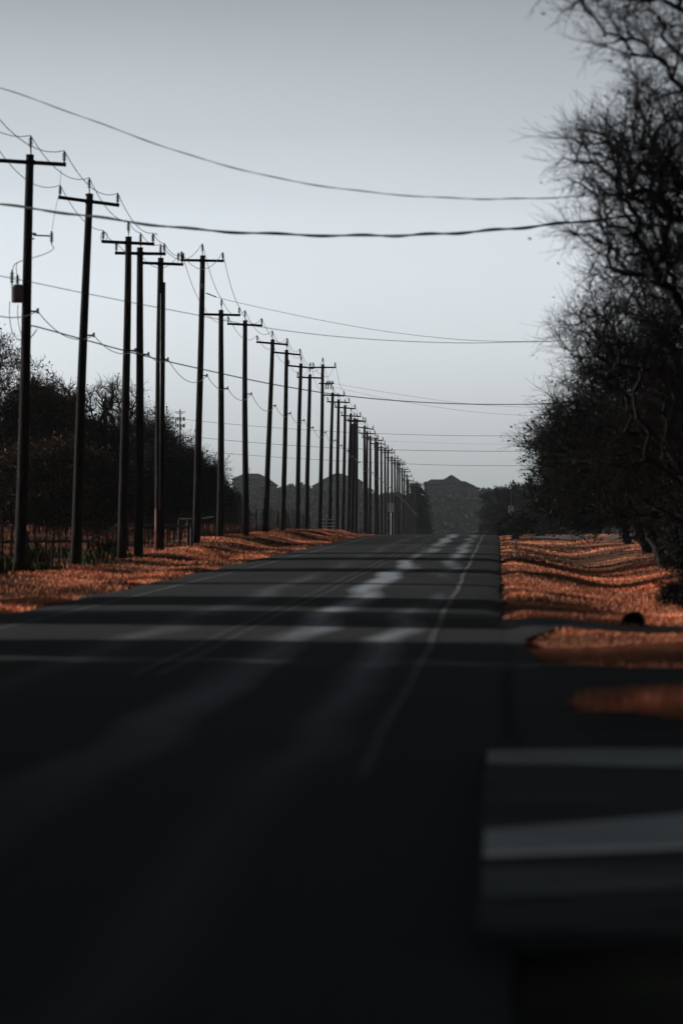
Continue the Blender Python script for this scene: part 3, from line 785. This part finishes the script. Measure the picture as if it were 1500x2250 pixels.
# pole just outside the frame on the left that holds the crossing wires
pole(0, -12.3, 121, 11.2, -12.5, .92, .05, 'wooden utility pole just outside the left edge of the photo')
NP = len(POLES)
poles = []
for i, (tx, ty, bx, ha, ti) in enumerate(POLES):
    d = 12500 * -LAT / (1093 - tx)
    s = 12500 / d
    X = LAT; zt = EYE + (1116 - ty) / s
    xb = LAT + (bx - tx) / s
    if i in LAB: lab = LAB[i]
    elif i < 20: lab = f'{ORD[i]} wooden utility pole from the left in the receding row'
    else: lab = f'{ORD[NP - 1 - i] if i < NP - 1 else "last"} wooden utility pole counted back from the far end of the row' if i < NP - 1 else 'farthest wooden utility pole, at the right end of the row'
    poles.append((pole(i, X, d, zt, xb, ha / s, ti / s, lab), d, s))

# transformer on the nearest pole
(t, hgt, lx), d, s = poles[0]
def loc0(px, py):            # local position on pole 0
    p = at(px, py, d); return Vector((p.x - t.location.x, 0, p.z - t.location.z))
c = loc0(38, 664)
mb = MB(); mb.lathe((c.x, -.05, c.z), [(.15, 0), (.17, .015), (.17, .40), (.18, .41), (.18, .45), (.15, .47), (.05, .49)], 14)
tr = mb.build('transformer_tank', M['tank'], t, True)
mb = MB(); mb.box((c.x + .2, .0, c.z + .33), (.12, .06, .05)); mb.box((c.x + .2, .0, c.z + .1), (.12, .06, .05)); mb.build('mounting_bracket', M['post'], tr)
for px, h_ in ((25, .42), (37, .30)):
    q = loc0(px, 628)
    insulator(h_, .06, 'bushing', tr, (q.x, -.05, c.z + .45))
q1 = loc0(72, 515); q2 = loc0(112, 517)
mb = MB(); mb.tube([q1, q2], .022, 5); mb.tube([loc0(55, 512), loc0(78, 512)], .03, 5); mb.tube([loc0(54, 523), loc0(74, 523)], .02, 5); mb.build('side_arm', M['post'], t)
q = loc0(112, 535); insulator(.36, .055, 'cutout', t, (q.x, 0, q.z))
def path_obj(name, pts, r, m, parent, n=5, sub=8):
    """smooth tube through points (Catmull-Rom)"""
    P_ = [Vector(p) for p in pts]; out = []
    for k in range(len(P_) - 1):
        p0 = P_[max(k - 1, 0)]; p1 = P_[k]; p2 = P_[k + 1]; p3 = P_[min(k + 2, len(P_) - 1)]
        for j in range(sub):
            f = j / sub
            out.append(.5 * ((2 * p1) + (p2 - p0) * f + (2 * p0 - 5 * p1 + 4 * p2 - p3) * f * f + (3 * p1 - p0 - 3 * p2 + p3) * f ** 3))
    out.append(P_[-1]); mb = MB(); mb.tube(out, r, n); return mb.build(name, m, parent, True)
path_obj('jumper_wire', [loc0(133, 372), loc0(128, 420), loc0(118, 470), loc0(113, 502)], .008, M['wire'], t)
path_obj('jumper_wire', [loc0(112, 536), loc0(116, 545), loc0(98, 556), loc0(70, 565), loc0(45, 572), loc0(30, 580), loc0(26, 595)], .010, M['cable'], t)
path_obj('jumper_wire', [loc0(36, 610), loc0(34, 585), loc0(38, 575), loc0(50, 570)], .010, M['cable'], t)
for a_, b_, c_ in ((20, 660, 25), (38, 668, 20)):
    path_obj('service_lead', [loc0(a_, b_), loc0(a_ - 1, 690), loc0(a_ + 4, 725), loc0(a_ + 14, 742), loc0(a_ + 26, 745), loc0(68, 738), loc0(80, 722)], .010, M['cable'], t)

# looped jumpers on the third pole
(t, hgt, lx), d, s = poles[2]
def locp(px, py, k):
    tt = poles[k][0][0]; p = at(px, py, poles[k][1]); return Vector((p.x - tt.location.x, -.05, p.z - tt.location.z))
for pts in ([(222, 530), (221, 515), (228, 508), (235, 514), (234, 522), (230, 530)], [(338, 530), (337, 517), (341, 511), (345, 516)], [(273, 488), (277, 484), (283, 495), (284, 508), (280, 520)]):
    path_obj('jumper_loop', [locp(x, y, 2) for x, y in pts], .012, M['wire'], t)
# second arm clutter, twin of the fifth pole
(t, hgt, lx), d, s = poles[4]
mb = MB(); mb.tube([(.17, -.1, -.2), (lx + .14, -.08, hgt - .9)], .045, 6); mb.build('riser_pipe', M['wood'], t, True)
mb = MB(); mb.tube([(-.08, -.19, -.1), (-.07, -.19, 1.55)], .035, 6); mb.build('conduit', M['conduit'], t, True)
mb = MB(); mb.tube([(lx - .02, -.17, 1.5), (lx + .02, -.16, hgt - 1.3)], .012, 4); mb.build('ground_wire', M['wire'], t, True)
for k in (-.09, .09):
    insulator(.34, .055, 'insulator', t, (lx + poles[4][2] ** 0 * (51 / s) * 1.0 - .1 + k, -.14, hgt - .15))
# sixth pole span arm
(t, hgt, lx), d, s = poles[5]
mb = MB(); mb.tube([locp(452, 643, 5), locp(475, 652, 5)], .025, 5); mb.build('strain_insulator', M['porcelain'], t)
mb = MB(); mb.box((lx * .84, -.14, locp(444, 627, 5).z), (.14, .03, .2)); mb.build('pole_tag', M['steel'], t)
# metal bands on second pole
(t, hgt, lx), d, s = poles[1]
mb = MB(); mb.lathe((lx, 0, hgt - .04), [(.12, 0), (.12, .05), (.05, .07)], 10); mb.build('pole_cap', M['post'], t)
# switches on the thirteenth pole
(t, hgt, lx), d, s = poles[12]
mb = MB(); mb.tube([locp(700, 842, 12), locp(734, 842, 12)], .05, 5); mb.build('switch_arm', M['arm'], t)
for px in (717, 722, 728):
    mb = MB(); mb.tube([locp(px + 2, 836, 12), locp(px - 2, 855, 12)], .045, 6); mb.tube([locp(px - 3, 846, 12), locp(px + 4, 838, 12)], .03, 5); mb.build('switch', M['porcelain'], t)
for k in (17, 18):          # heavy paired pole in the distance
    (t, hgt, lx), d, s = poles[k]
    mb = MB(); mb.tube([(-.2, .1, -.3), (lx - .17, .1, hgt - .5)], .13, 8); mb.build('stub_pole', M['wood'], t, True)

# ------------------------------------------------------------------ wires
def catenary(pts, sag, sub=10):
    out = []
    for a_, b_ in zip(pts[:-1], pts[1:]):
        L_ = (b_ - a_).length; sg = sag * min(1.4, (L_ / 22.0) ** 1.3)
        for j in range(sub):
            f = j / sub; p = a_.lerp(b_, f); p.z -= 4 * sg * f * (1 - f); out.append(p)
    out.append(pts[-1]); return out
WG = 'conductors along the pole line'
for k, lab, sg in (('left', 'bare aluminium conductor on the left ends of the crossarms', .45), ('mid', 'bare aluminium conductor on the pole top pins', .45), ('right', 'bare aluminium conductor on the right ends of the crossarms', .45), ('neutral', 'lower neutral wire on the brackets half way up the poles', .38)):
    mb = MB(); mb.tube(catenary(attach[k], sg), .0115 if k != 'neutral' else .013, 5)
    tag(mb.build('power_line', M['wire'], None, True), lab, 'wire', WG)

def cross(lab, pts, r, m='cable', name='overhead_cable', twist=0):
    """pts: photo pixels with a distance each; smooth curve through them"""
    P_ = [at(*p) for p in pts]
    o = path_obj(name, P_, r, M[m], None, 6, 14)
    if twist:
        for k in (1,):
            o2 = None
            n_ = 240; out = []
            mb = MB()
            for j in range(n_):
                f = j / (n_ - 1) * (len(P_) - 1); i_ = min(int(f), len(P_) - 2); f -= i_
                p0 = P_[max(i_ - 1, 0)]; p1 = P_[i_]; p2 = P_[i_ + 1]; p3 = P_[min(i_ + 2, len(P_) - 1)]
                q = .5 * ((2 * p1) + (p2 - p0) * f + (2 * p0 - 5 * p1 + 4 * p2 - p3) * f * f + (3 * p1 - p0 - 3 * p2 + p3) * f ** 3)
                g_ = j * .25
                out.append(q + Vector((0, math.cos(g_) * twist, math.sin(g_) * twist)))
            mb.tube(out, r * .8, 5)
            mb.build('cable_strand', M[m], o, True)
    return tag(o, lab, 'cable', 'cables crossing above the road')
p0 = attach['mid'][0]
cross('topmost thin cable crossing the sky from the upper left to the right trees', [(-177, 148, 121), (0, 191, 118), (200, 262, 114), (400, 334, 110), (600, 388, 107), (800, 420, 104), (1000, 435, 101), (1150, 436, 101), (1300, 430, 102), (1400, 423, 103)], .008, twist=.012)
cross('thick twisted black cable crossing the sky, lowest at mid road', [(-177, 425, 121), (0, 447, 119), (200, 474, 116), (400, 500, 113), (600, 513, 110), (800, 517, 107), (950, 514, 105), (1100, 504, 104), (1250, 489, 104), (1400, 474, 105)], .020, twist=.028)
cross('thin cable behind the poles, next one below the thick twisted cable', [(-177, 575, 121), (0, 605, 132), (200, 646, 145), (400, 685, 158), (600, 722, 170), (800, 744, 180), (1000, 753, 190), (1150, 751, 196), (1260, 748, 200), (1420, 740, 206)], .010)
cross('thin wire from the strain insulator of the sixth pole to the right trees', [(475, 652, 237), (540, 668, 236), (700, 702, 234), (850, 728, 232), (1000, 745, 230), (1120, 750, 229), (1230, 749, 228), (1330, 745, 227)], .010, 'wire')
cross('dark service cable from the bracket of the nearest pole slanting to the right trees', [(66, 716, 146), (80, 717, 148), (190, 747, 158), (320, 782, 170), (450, 812, 180), (600, 844, 195), (750, 868, 207), (900, 882, 218), (1050, 888, 226), (1200, 887, 232), (1330, 880, 236)], .018)
cross('faint wire just above the dark service cable, starting at the thirteenth pole', [(738, 843, 395), (850, 862, 380), (1000, 884, 360), (1120, 893, 345), (1220, 896, 330)], .012, 'wire')
cross('faint wire from the switches of the thirteenth pole to the right', [(734, 850, 395), (850, 876, 385), (1000, 900, 370), (1120, 911, 360), (1240, 915, 345)], .012, 'wire')
cross('upper of the three far faint cables strung level behind the pole row', [(300, 905, 620), (450, 926, 620), (700, 946, 615), (950, 956, 610), (1160, 957, 605), (1300, 952, 600)], .020)
cross('middle of the three far faint cables strung level behind the pole row', [(300, 938, 640), (450, 962, 640), (700, 982, 635), (950, 990, 630), (1180, 991, 625), (1300, 987, 620)], .024)
cross('lowest of the three far faint cables strung level behind the pole row', [(320, 980, 660), (470, 994, 660), (700, 1010, 655), (950, 1021, 650), (1145, 1023, 645), (1300, 1020, 640)], .021)
cross('single faint wire between the far cables above the right end of the row', [(820, 968, 560), (1000, 974, 540), (1160, 976, 520), (1280, 974, 505)], .012, 'wire')

# ------------------------------------------------------------------ left fence
FX = -13.7
fn = empty('wire_fence', (FX, 118, gz(FX, 118)))
tag(fn, 'long wire field fence on thin dark posts left of the pole row', 'fence')
fz0 = fn.location.z
post_y = [118 + 3.0 * k for k in range(100)]
pm = MB(); pm.tube([(0, 0, -.2), (0, 0, 1.25)], .030, 5); pm.box((0, 0, 1.255), (.07, .07, .02))
pme = None
for k, yy in enumerate(post_y):
    if pme is None:
        o = pm.build('fence_post', M['post'], fn); pme = o
    else:
        o = pme.copy(); COL.objects.link(o); o.parent = fn
    o.location = (random.uniform(-.04, .04), yy - 118 + random.uniform(-.3, .3), gz(FX, yy) - fz0)
    o.rotation_euler = (random.uniform(-.03, .03), random.uniform(-.04, .04), 0)
    o.scale = (1, 1, random.uniform(.92, 1.1))
mb = MB()
for h_ in (.15, .32, .5, .68, .86, 1.04, 1.18):
    mb.tube([(0.03, yy - 118, gz(FX, yy) - fz0 + h_ + .015 * math.sin(yy)) for yy in post_y[::2]], .006, 3)
for yy in np.arange(120, 260, .6):
    zz = gz(FX, yy) - fz0
    mb.tube([(.035, yy - 118, zz + .12), (.035, yy - 118, zz + 1.18)], .004, 3)
mb.build('wire_mesh', M['post'], fn)
# pipe rail and brace
def rail_thing(name, label, cat, pts, r, m, posts=(), postm='post'):
    P_ = [at(*p) for p in pts]; o0 = P_[0]
    t_ = empty(name, (o0.x, o0.y, gz(o0.x, o0.y))); tag(t_, label, cat)
    mb = MB(); mb.tube([p - t_.location for p in P_], r, 6); mb.build('rail', M[m], t_)
    for k in posts:
        p = P_[k]; mb = MB(); mb.tube([(p.x - t_.location.x, p.y - t_.location.y, gz(p.x, p.y) - t_.location.z - .1), p - t_.location], r * 1.2, 6); mb.build('post', M[postm], t_)
    return t_
rail_thing('pipe_rail', 'dark pipe rail with a slanting brace beyond the fence, behind the first three poles', 'rail', [(-20, 1191, 188), (80, 1190, 190), (195, 1189, 192), (262, 1151, 205), (420, 1156, 232)], .05, 'post', (0, 1, 2, 3, 4))
# pale fence corner at the sixth pole
x0 = at(425, 1150, 232)
cz = gz(-13.0, 228)
t_ = empty('fence_corner', (-13.0, 228, cz)); tag(t_, 'fence corner post with white knobs and pale top rails behind the sixth pole', 'fence corner')
mb = MB(); mb.tube([(.6, 0, -.1), (.6, 0, 1.2)], .06, 8); mb.build('post', M['post'], t_)
mb = MB(); mb.tube([(.24, 0, -.1), (.24, 0, 1.2)], .06, 8); mb.build('post', M['post'], t_)
mb = MB(); mb.tube([(.2, -.02, 1.2), (.75, -.02, 1.2)], .03, 6); mb.tube([(1.15, -.02, 1.22), (1.6, -.02, 1.28)], .03, 6); mb.build('top_rail', M['pale'], t_)
mb = MB()
for k in range(5):
    mb = MB(); mb.lathe((.52, -.05, .15 + k * .2), [(.02, 0), (.03, .02), (.02, .05)], 6); mb.build('knob', M['knob'], t_)
# slatted gate far down the row
gx = (716 - 1093) / 12500 * 415
t_ = empty('slatted_gate', (gx, 415, gz(gx, 415))); tag(t_, 'small pale slatted gate standing in the pole row', 'gate')
for sx in (-1, 1):
    for q in (.1, .62):
        mb = MB(); mb.tube([(sx * q, 0, -.1), (sx * q, 0, .95)], .028, 5); mb.build('gate_post', M['post'], t_)
    for k in range(4):
        mb = MB(); mb.box((sx * .36, -.03, .16 + k * .24), (.56, .03, .07)); mb.build('slat', M['pale'], t_)

# ------------------------------------------------------------------ signs and small things
def sign(label, px, py, d, w_, h_, poleh, txt=False):
    p = at(px, py, d); z0 = gz(p.x, d)
    t_ = empty('road_sign', (p.x, d, z0)); tag(t_, label, 'road sign')
    mb = MB(); mb.tube([(0, .03, -.2), (0, .03, p.z - z0 + h_ / 2)], .035, 6); mb.build('sign_post', M['steel'], t_)
    mb = MB(); zc = p.z - z0
    # rounded plate
    vs = []; rr = .06
    for (cx, cz_, a0) in ((w_ / 2 - rr, h_ / 2 - rr, 0), (-w_ / 2 + rr, h_ / 2 - rr, 90), (-w_ / 2 + rr, -h_ / 2 + rr, 180), (w_ / 2 - rr, -h_ / 2 + rr, 270)):
        for k in range(4):
            g_ = R(a0 + k * 30); vs.append((cx + rr * math.cos(g_), cz_ + rr * math.sin(g_)))
    n_ = len(vs); V_ = [(x, -.012, z + zc) for x, z in vs] + [(x, -.008 + .01, z + zc) for x, z in vs]
    mb.add(V_, [tuple(range(n_)), tuple(range(n_, 2 * n_))[::-1]] + [(k, k + n_, (k + 1) % n_ + n_, (k + 1) % n_) for k in range(n_)])
    pl = mb.build('sign_plate', M['signface'], t_)
    if txt:
        mb = MB()
        for k, (zz, ww) in enumerate(((.33, .6), (.2, .55))):
            mb.box((0, -.016, zc + h_ * zz), (w_ * ww, .004, h_ * .07))
        for sx in (-1, 1):
            mb.box((sx * w_ * .2, -.016, zc - h_ * .12), (w_ * .09, .004, h_ * .4))
            mb.box((sx * w_ * .2 + .05, -.016, zc + h_ * .06), (w_ * .2, .004, h_ * .06))
        mb.build('sign_marking', M['signtext'], pl)
    return t_
sign('pale blank rectangular sign on a post in front of the far poles', 859, 1115, 540, .56, .84, 3)
sign('grey road sign with dark markings on a post right of the road', 1122, 1119, 480, .46, .60, 3, True)

# short leaning pole on the right, and the pole in the left wood
def bare_pole(label, px, ytop, d, lean, r0=.13):
    p = at(px, ytop, d); z0 = gz(p.x, d); t_ = empty('short_utility_pole', (p.x - lean, d, z0)); tag(t_, label, 'utility pole')
    h_ = p.z - z0
    mb = MB(); mb.tube([(0, 0, -.3), (lean * .5, 0, h_ / 2), (lean, 0, h_)], [r0, r0 * .85, r0 * .7], 8); mb.build('pole', M['wood'], t_, True)
    mb = MB(); mb.box((lean + .1, -.1, h_ - .35), (.22, .06, .18)); mb.tube([(lean, -.1, h_ - .1), (lean, -.1, h_ + .18)], .04, 6); mb.build('pole_bracket', M['porcelain'], t_)
bare_pole('short leaning pole without crossarm right of the road against the sky', 1125, 1064, 600, .12)
bare_pole('weathered pole top standing in the left wood right of the second pole', 231, 870, 335, .03, .14)

# mailbox
p = at(1132, 1184, 200); z0 = gz(p.x, 200)
t_ = empty('mailbox', (p.x, 200, z0), 0); tag(t_, 'grey mailbox on a thin post with an orange reflector strip, right road edge', 'mailbox')
mb = MB(); mb.tube([(0, 0, -.1), (0, 0, .72)], .03, 6); mb.build('post', M['steel'], t_)
mb = MB()
N = 10; sec = [(-.16, 0), (.16, 0)] + [(.16 * math.cos(math.pi * k / N), .12 + .09 * math.sin(math.pi * k / N)) for k in range(N + 1)]
V_ = [(x * .9, -.25, z + .72) for x, z in sec] + [(x * .9, .25, z + .72) for x, z in sec]; n_ = len(sec)
mb.add(V_, [tuple(range(n_)), tuple(range(n_, 2 * n_))[::-1]] + [(k, k + n_, (k + 1) % n_ + n_, (k + 1) % n_) for k in range(n_)])
bx = mb.build('box', M['mailbox'], t_, False)
mb = MB(); mb.box((.2, .05, .86), (.12, .02, .06)); mb.build('flag', M['mailbox'], t_)
mb = MB(); mb.box((0, -.034, .50), (.05, .008, .34)); mb.build('reflector_strip', M['reflector'], t_)
# trash bin
p = at(1186, 1181, 335); z0 = gz(p.x, 335)
t_ = empty('trash_bin', (p.x, 335, z0)); tag(t_, 'dark wheeled trash bin beside the gravel drive under the right trees', 'trash bin')
mb = MB()
V_ = [(sx * .22, sy * .22, .05) for sx, sy in ((-1, -1), (1, -1), (1, 1), (-1, 1))] + [(sx * .27, sy * .28, .72) for sx, sy in ((-1, -1), (1, -1), (1, 1), (-1, 1))]
mb.add(V_, [(3, 2, 1, 0), (4, 5, 6, 7), (0, 1, 5, 4), (1, 2, 6, 5), (2, 3, 7, 6), (3, 0, 4, 7)]); mb.build('bin_body', M['bin'], t_)
mb = MB(); mb.box((0, 0, .75), (.60, .62, .05)); mb.tube([(-.24, .32, .74), (.24, .32, .74)], .02, 6); mb.build('lid', M['bin'], t_)
mb = MB(); mb.box((-.02, -.262, .50), (.16, .02, .14)); mb.build('sticker', M['tank'], t_)
for sx in (-1, 1):
    mb = MB(); mb.tube([(sx * .2, .26, .08), (sx * .27, .26, .08)], .1, 10); mb.build('wheel', M['rubber'], t_)
# culvert pipe end
p = at(1391, 1375, 92)
t_ = empty('culvert_pipe', (p.x, 93.2, gz(p.x, 93.2) - .05), R(-4)); tag(t_, 'black round culvert pipe end in the grass behind the pale driveway', 'culvert pipe')
mb = MB(); N = 20
ring = lambda r, y: [(r * math.cos(2 * math.pi * k / N), y, .12 + r * math.sin(2 * math.pi * k / N)) for k in range(N)]
V_ = ring(.17, 0) + ring(.17, 1.2) + ring(.150, 1.2) + ring(.150, 0)
F_ = []
for q in range(4):
    for k in range(N):
        k2 = (k + 1) % N; a_ = q * N; b_ = ((q + 1) % 4) * N
        F_.append((a_ + k, a_ + k2, b_ + k2, b_ + k))
mb.add(V_, F_); mb.build('pipe', M['rubber'], t_, True)
mb = MB(); mb.add([(r_[0], .6, r_[2]) for r_ in ring(.149, 0)], [tuple(range(N))]); mb.build('pipe_inside', M['rubber'], t_)
# pale stones
def stone(label, px, py, d, r_):
    p = at(px, py, d); me = bpy.data.meshes.new('stone'); 
    import bmesh
    bm = bmesh.new(); bmesh.ops.create_icosphere(bm, subdivisions=2, radius=r_)
    for v in bm.verts:
        v.co *= 1 + .25 * math.sin(v.co.x * 40 + px) * math.cos(v.co.y * 33); v.co.z *= .6
    bm.to_mesh(me); bm.free()
    o = link_mesh('stone', me, M['stone']); o.location = (p.x, d, gz(p.x, d) + r_ * .3); tag(o, label, 'stone', 'pale stones in the right verge')
stone('larger pale stone by the low shrub at the right edge', 1455, 1322, 112, .07)
stone('small pale stone on the bright grass streak', 1325, 1297, 132, .045)

# white fence in the right wood
t_ = empty('picket_fence', (5.4, 186, gz(5.4, 186))); tag(t_, 'weathered white board fence behind the leaning right trunk', 'fence')
for k in range(9):
    mb = MB(); h_ = .95 - .03 * k + .03 * math.sin(k * 3)
    x_ = .12 + k * .15
    mb.add([(x_ - .05, 0, -.1), (x_ + .05, 0, -.1), (x_ + .05, 0, h_), (x_, 0, h_ + .05), (x_ - .05, 0, h_), (x_ - .05, .02, -.1), (x_ + .05, .02, -.1), (x_ + .05, .02, h_), (x_, .02, h_ + .05), (x_ - .05, .02, h_)],
           [(0, 1, 2, 3, 4), (9, 8, 7, 6, 5), (0, 5, 6, 1), (1, 6, 7, 2), (2, 7, 8, 3), (3, 8, 9, 4), (4, 9, 5, 0)])
    mb.build('picket', M['whitewood'], t_)
mb = MB(); mb.box((.72, .045, .25), (1.4, .04, .08)); mb.box((.72, .045, .7), (1.4, .04, .08)); mb.build('fence_rail', M['whitewood'], t_)

# ------------------------------------------------------------------ cell tower
p = at(395, 900, 1500); z0 = gz(p.x, 1500)
t_ = empty('antenna_tower', (p.x, 1500, z0)); tag(t_, 'slim antenna tower with two rings of panels above the left wood', 'tower')
hh = p.z - z0
mb = MB(); mb.tube([(0, 0, -.5), (0, 0, hh)], [.6, .2], 8); mb.build('mast', M['tank'], t_)
for zc, wd, hp in ((-2.4, 1.15, 1.0), (-4.2, 1.15, 1.0)):
    mb = MB()
    for a_ in range(3):
        g_ = R(a_ * 120 + 90); g2 = R(a_ * 120 + 210)
        A_ = Vector((math.cos(g_) * wd, math.sin(g_) * wd, hh + zc)); B_ = Vector((math.cos(g2) * wd, math.sin(g2) * wd, hh + zc))
        mb.tube([A_, B_], .06, 4); mb.tube([A_, (0, 0, hh + zc)], .05, 4)
    pf = mb.build('platform', M['tank'], t_)
    for a_ in range(9):
        g_ = R(a_ * 40)
        mb = MB(); mb.box((math.cos(g_) * wd, math.sin(g_) * wd, hh + zc), (.26, .26, hp)); mb.build('antenna_panel', M['tank'], pf)
mb = MB(); mb.tube([(-1.3, 0, hh - .55), (1.3, 0, hh - .55)], .07, 4); mb.tube([(-1.0, 0, hh - .95), (1.0, 0, hh - .95)], .06, 4); mb.tube([(0, 0, hh - .1), (0, 0, hh + .6)], .05, 4); mb.build('cross_bar', M['tank'], t_)
for sx in (-1, -.5, .5, 1):
    mb = MB(); mb.tube([(sx * 1.25, 0, hh - .9), (sx * 1.25, 0, hh - .25)], .05, 4); mb.build('whip_antenna', M['tank'], t_)

# ------------------------------------------------------------------ houses on the ridge
def hip(mb, x0, x1, y0, y1, z0, z1, ridge0, ridge1, eave=.5, th=.25):
    yc = (y0 + y1) / 2
    a = [(x0 - eave, y0 - eave, z0), (x1 + eave, y0 - eave, z0), (x1 + eave, y1 + eave, z0), (x0 - eave, y1 + eave, z0)]
    b = [(v[0], v[1], v[2] - th) for v in a]
    r = [(ridge0, yc, z1), (ridge1, yc, z1)]
    mb.add(a + b + r, [(0, 1, 9, 8), (1, 2, 9), (2, 3, 8, 9), (3, 0, 8), (0, 4, 5, 1), (1, 5, 6, 2), (2, 6, 7, 3), (3, 7, 4, 0), (4, 7, 6, 5)])
def house(label, pxc, d, blocks, chim, zbase_px):
    p = at(pxc, zbase_px, d)
    t_ = empty('hilltop_house', (p.x, d, p.z)); tag(t_, label, 'house', 'houses on the far ridge')
    s = 12500 / d
    for (xa, xb, dep0, dep1, ye, yr, ra, rb) in blocks:
        X0, X1 = (xa - pxc) / s, (xb - pxc) / s; ze, zr = (zbase_px - ye) / s, (zbase_px - yr) / s
        mb = MB(); mb.box(((X0 + X1) / 2, (dep0 + dep1) / 2, (ze - 9) / 2), (X1 - X0, dep1 - dep0, ze + 9)); wl = mb.build('wall', M['stucco'], t_)
        mb = MB(); hip(mb, X0, X1, dep0, dep1, ze + .26, zr, (ra - pxc) / s, (rb - pxc) / s); mb.build('roof', M['shingle'], t_)
        nwin = max(1, int((X1 - X0) / 4))
        for k in range(nwin):
            xx = X0 + (k + .5) * (X1 - X0) / nwin
            mb = MB(); mb.box((xx, dep0 - .03, ze - 1.5), (1.5, .08, 1.3)); f_ = mb.build('window', M['trim'], t_)
            mb = MB(); mb.box((xx, dep0 - .06, ze - 1.5), (1.3, .08, 1.1)); mb.build('pane', M['glass'], f_)
    for (cx, ytop, wd) in chim:
        mb = MB(); zt = (zbase_px - ytop) / s; mb.box(((cx - pxc) / s, 5, zt - 2.0), (wd, wd, 4)); mb.build('chimney', M['stucco'], t_)
    return t_
# (x left, x right, depth range, eave y, ridge y, ridge x from, to)
house('right hilltop house with a steep central gable above the end of the road', 990, 1990,
      [(931, 990, 2, 12, 1065, 1053, 946, 986), (968, 1016, 0, 10.5, 1062, 1043.5, 989, 993), (1006, 1042, 1, 10, 1070, 1057, 1010, 1021), (1034, 1053, 2, 9, 1074, 1070, 1040, 1050)], [(978, 1051, 1.0)], 1085)
house('left hilltop house with a long hipped roof and thin mast, behind the eighth pole', 552, 1990,
      [(510, 588, 0, 11, 1054, 1040, 535, 566), (560, 606, 2, 10, 1068, 1054, 572, 592)], [(570, 1042, 1.0)], 1082)
house('middle hilltop house with a peaked roof behind the fourteenth to sixteenth poles', 740, 1990,
      [(705, 790, 0, 11, 1058, 1040, 734, 748), (686, 740, 2, 10, 1070, 1052, 712, 724), (760, 796, 1, 9, 1062, 1050, 766, 784)], [], 1085)
p = at(548, 1026, 1995)
t_ = empty('roof_mast', (p.x, 1993, p.z - 4)); tag(t_, 'thin mast rising from the left hilltop house', 'mast')
mb = MB(); mb.tube([(0, 0, -2), (0, 0, 4)], .09, 5); mb.tube([(-.5, 0, 3), (.5, 0, 3)], .05, 4); mb.build('mast_pole', M['post'], t_)

# ------------------------------------------------------------------ air
hz = MB(); hz.box((0, 1400, 6), (2900, 3800, 60))
hm = bpy.data.materials.new('haze'); hm.use_nodes = True
n = hm.node_tree; n.nodes.clear()
ho = n.nodes.new('ShaderNodeOutputMaterial'); pv = n.nodes.new('ShaderNodeVolumePrincipled')
pv.inputs['Color'].default_value = (.80, .88, .95, 1); pv.inputs['Density'].default_value = .000038; pv.inputs['Anisotropy'].default_value = .2
n.links.new(pv.outputs[0], ho.inputs['Volume'])
tag(hz.build('haze', hm), 'thin grey haze in the air over the road and the far ridge', 'haze', kind='stuff')
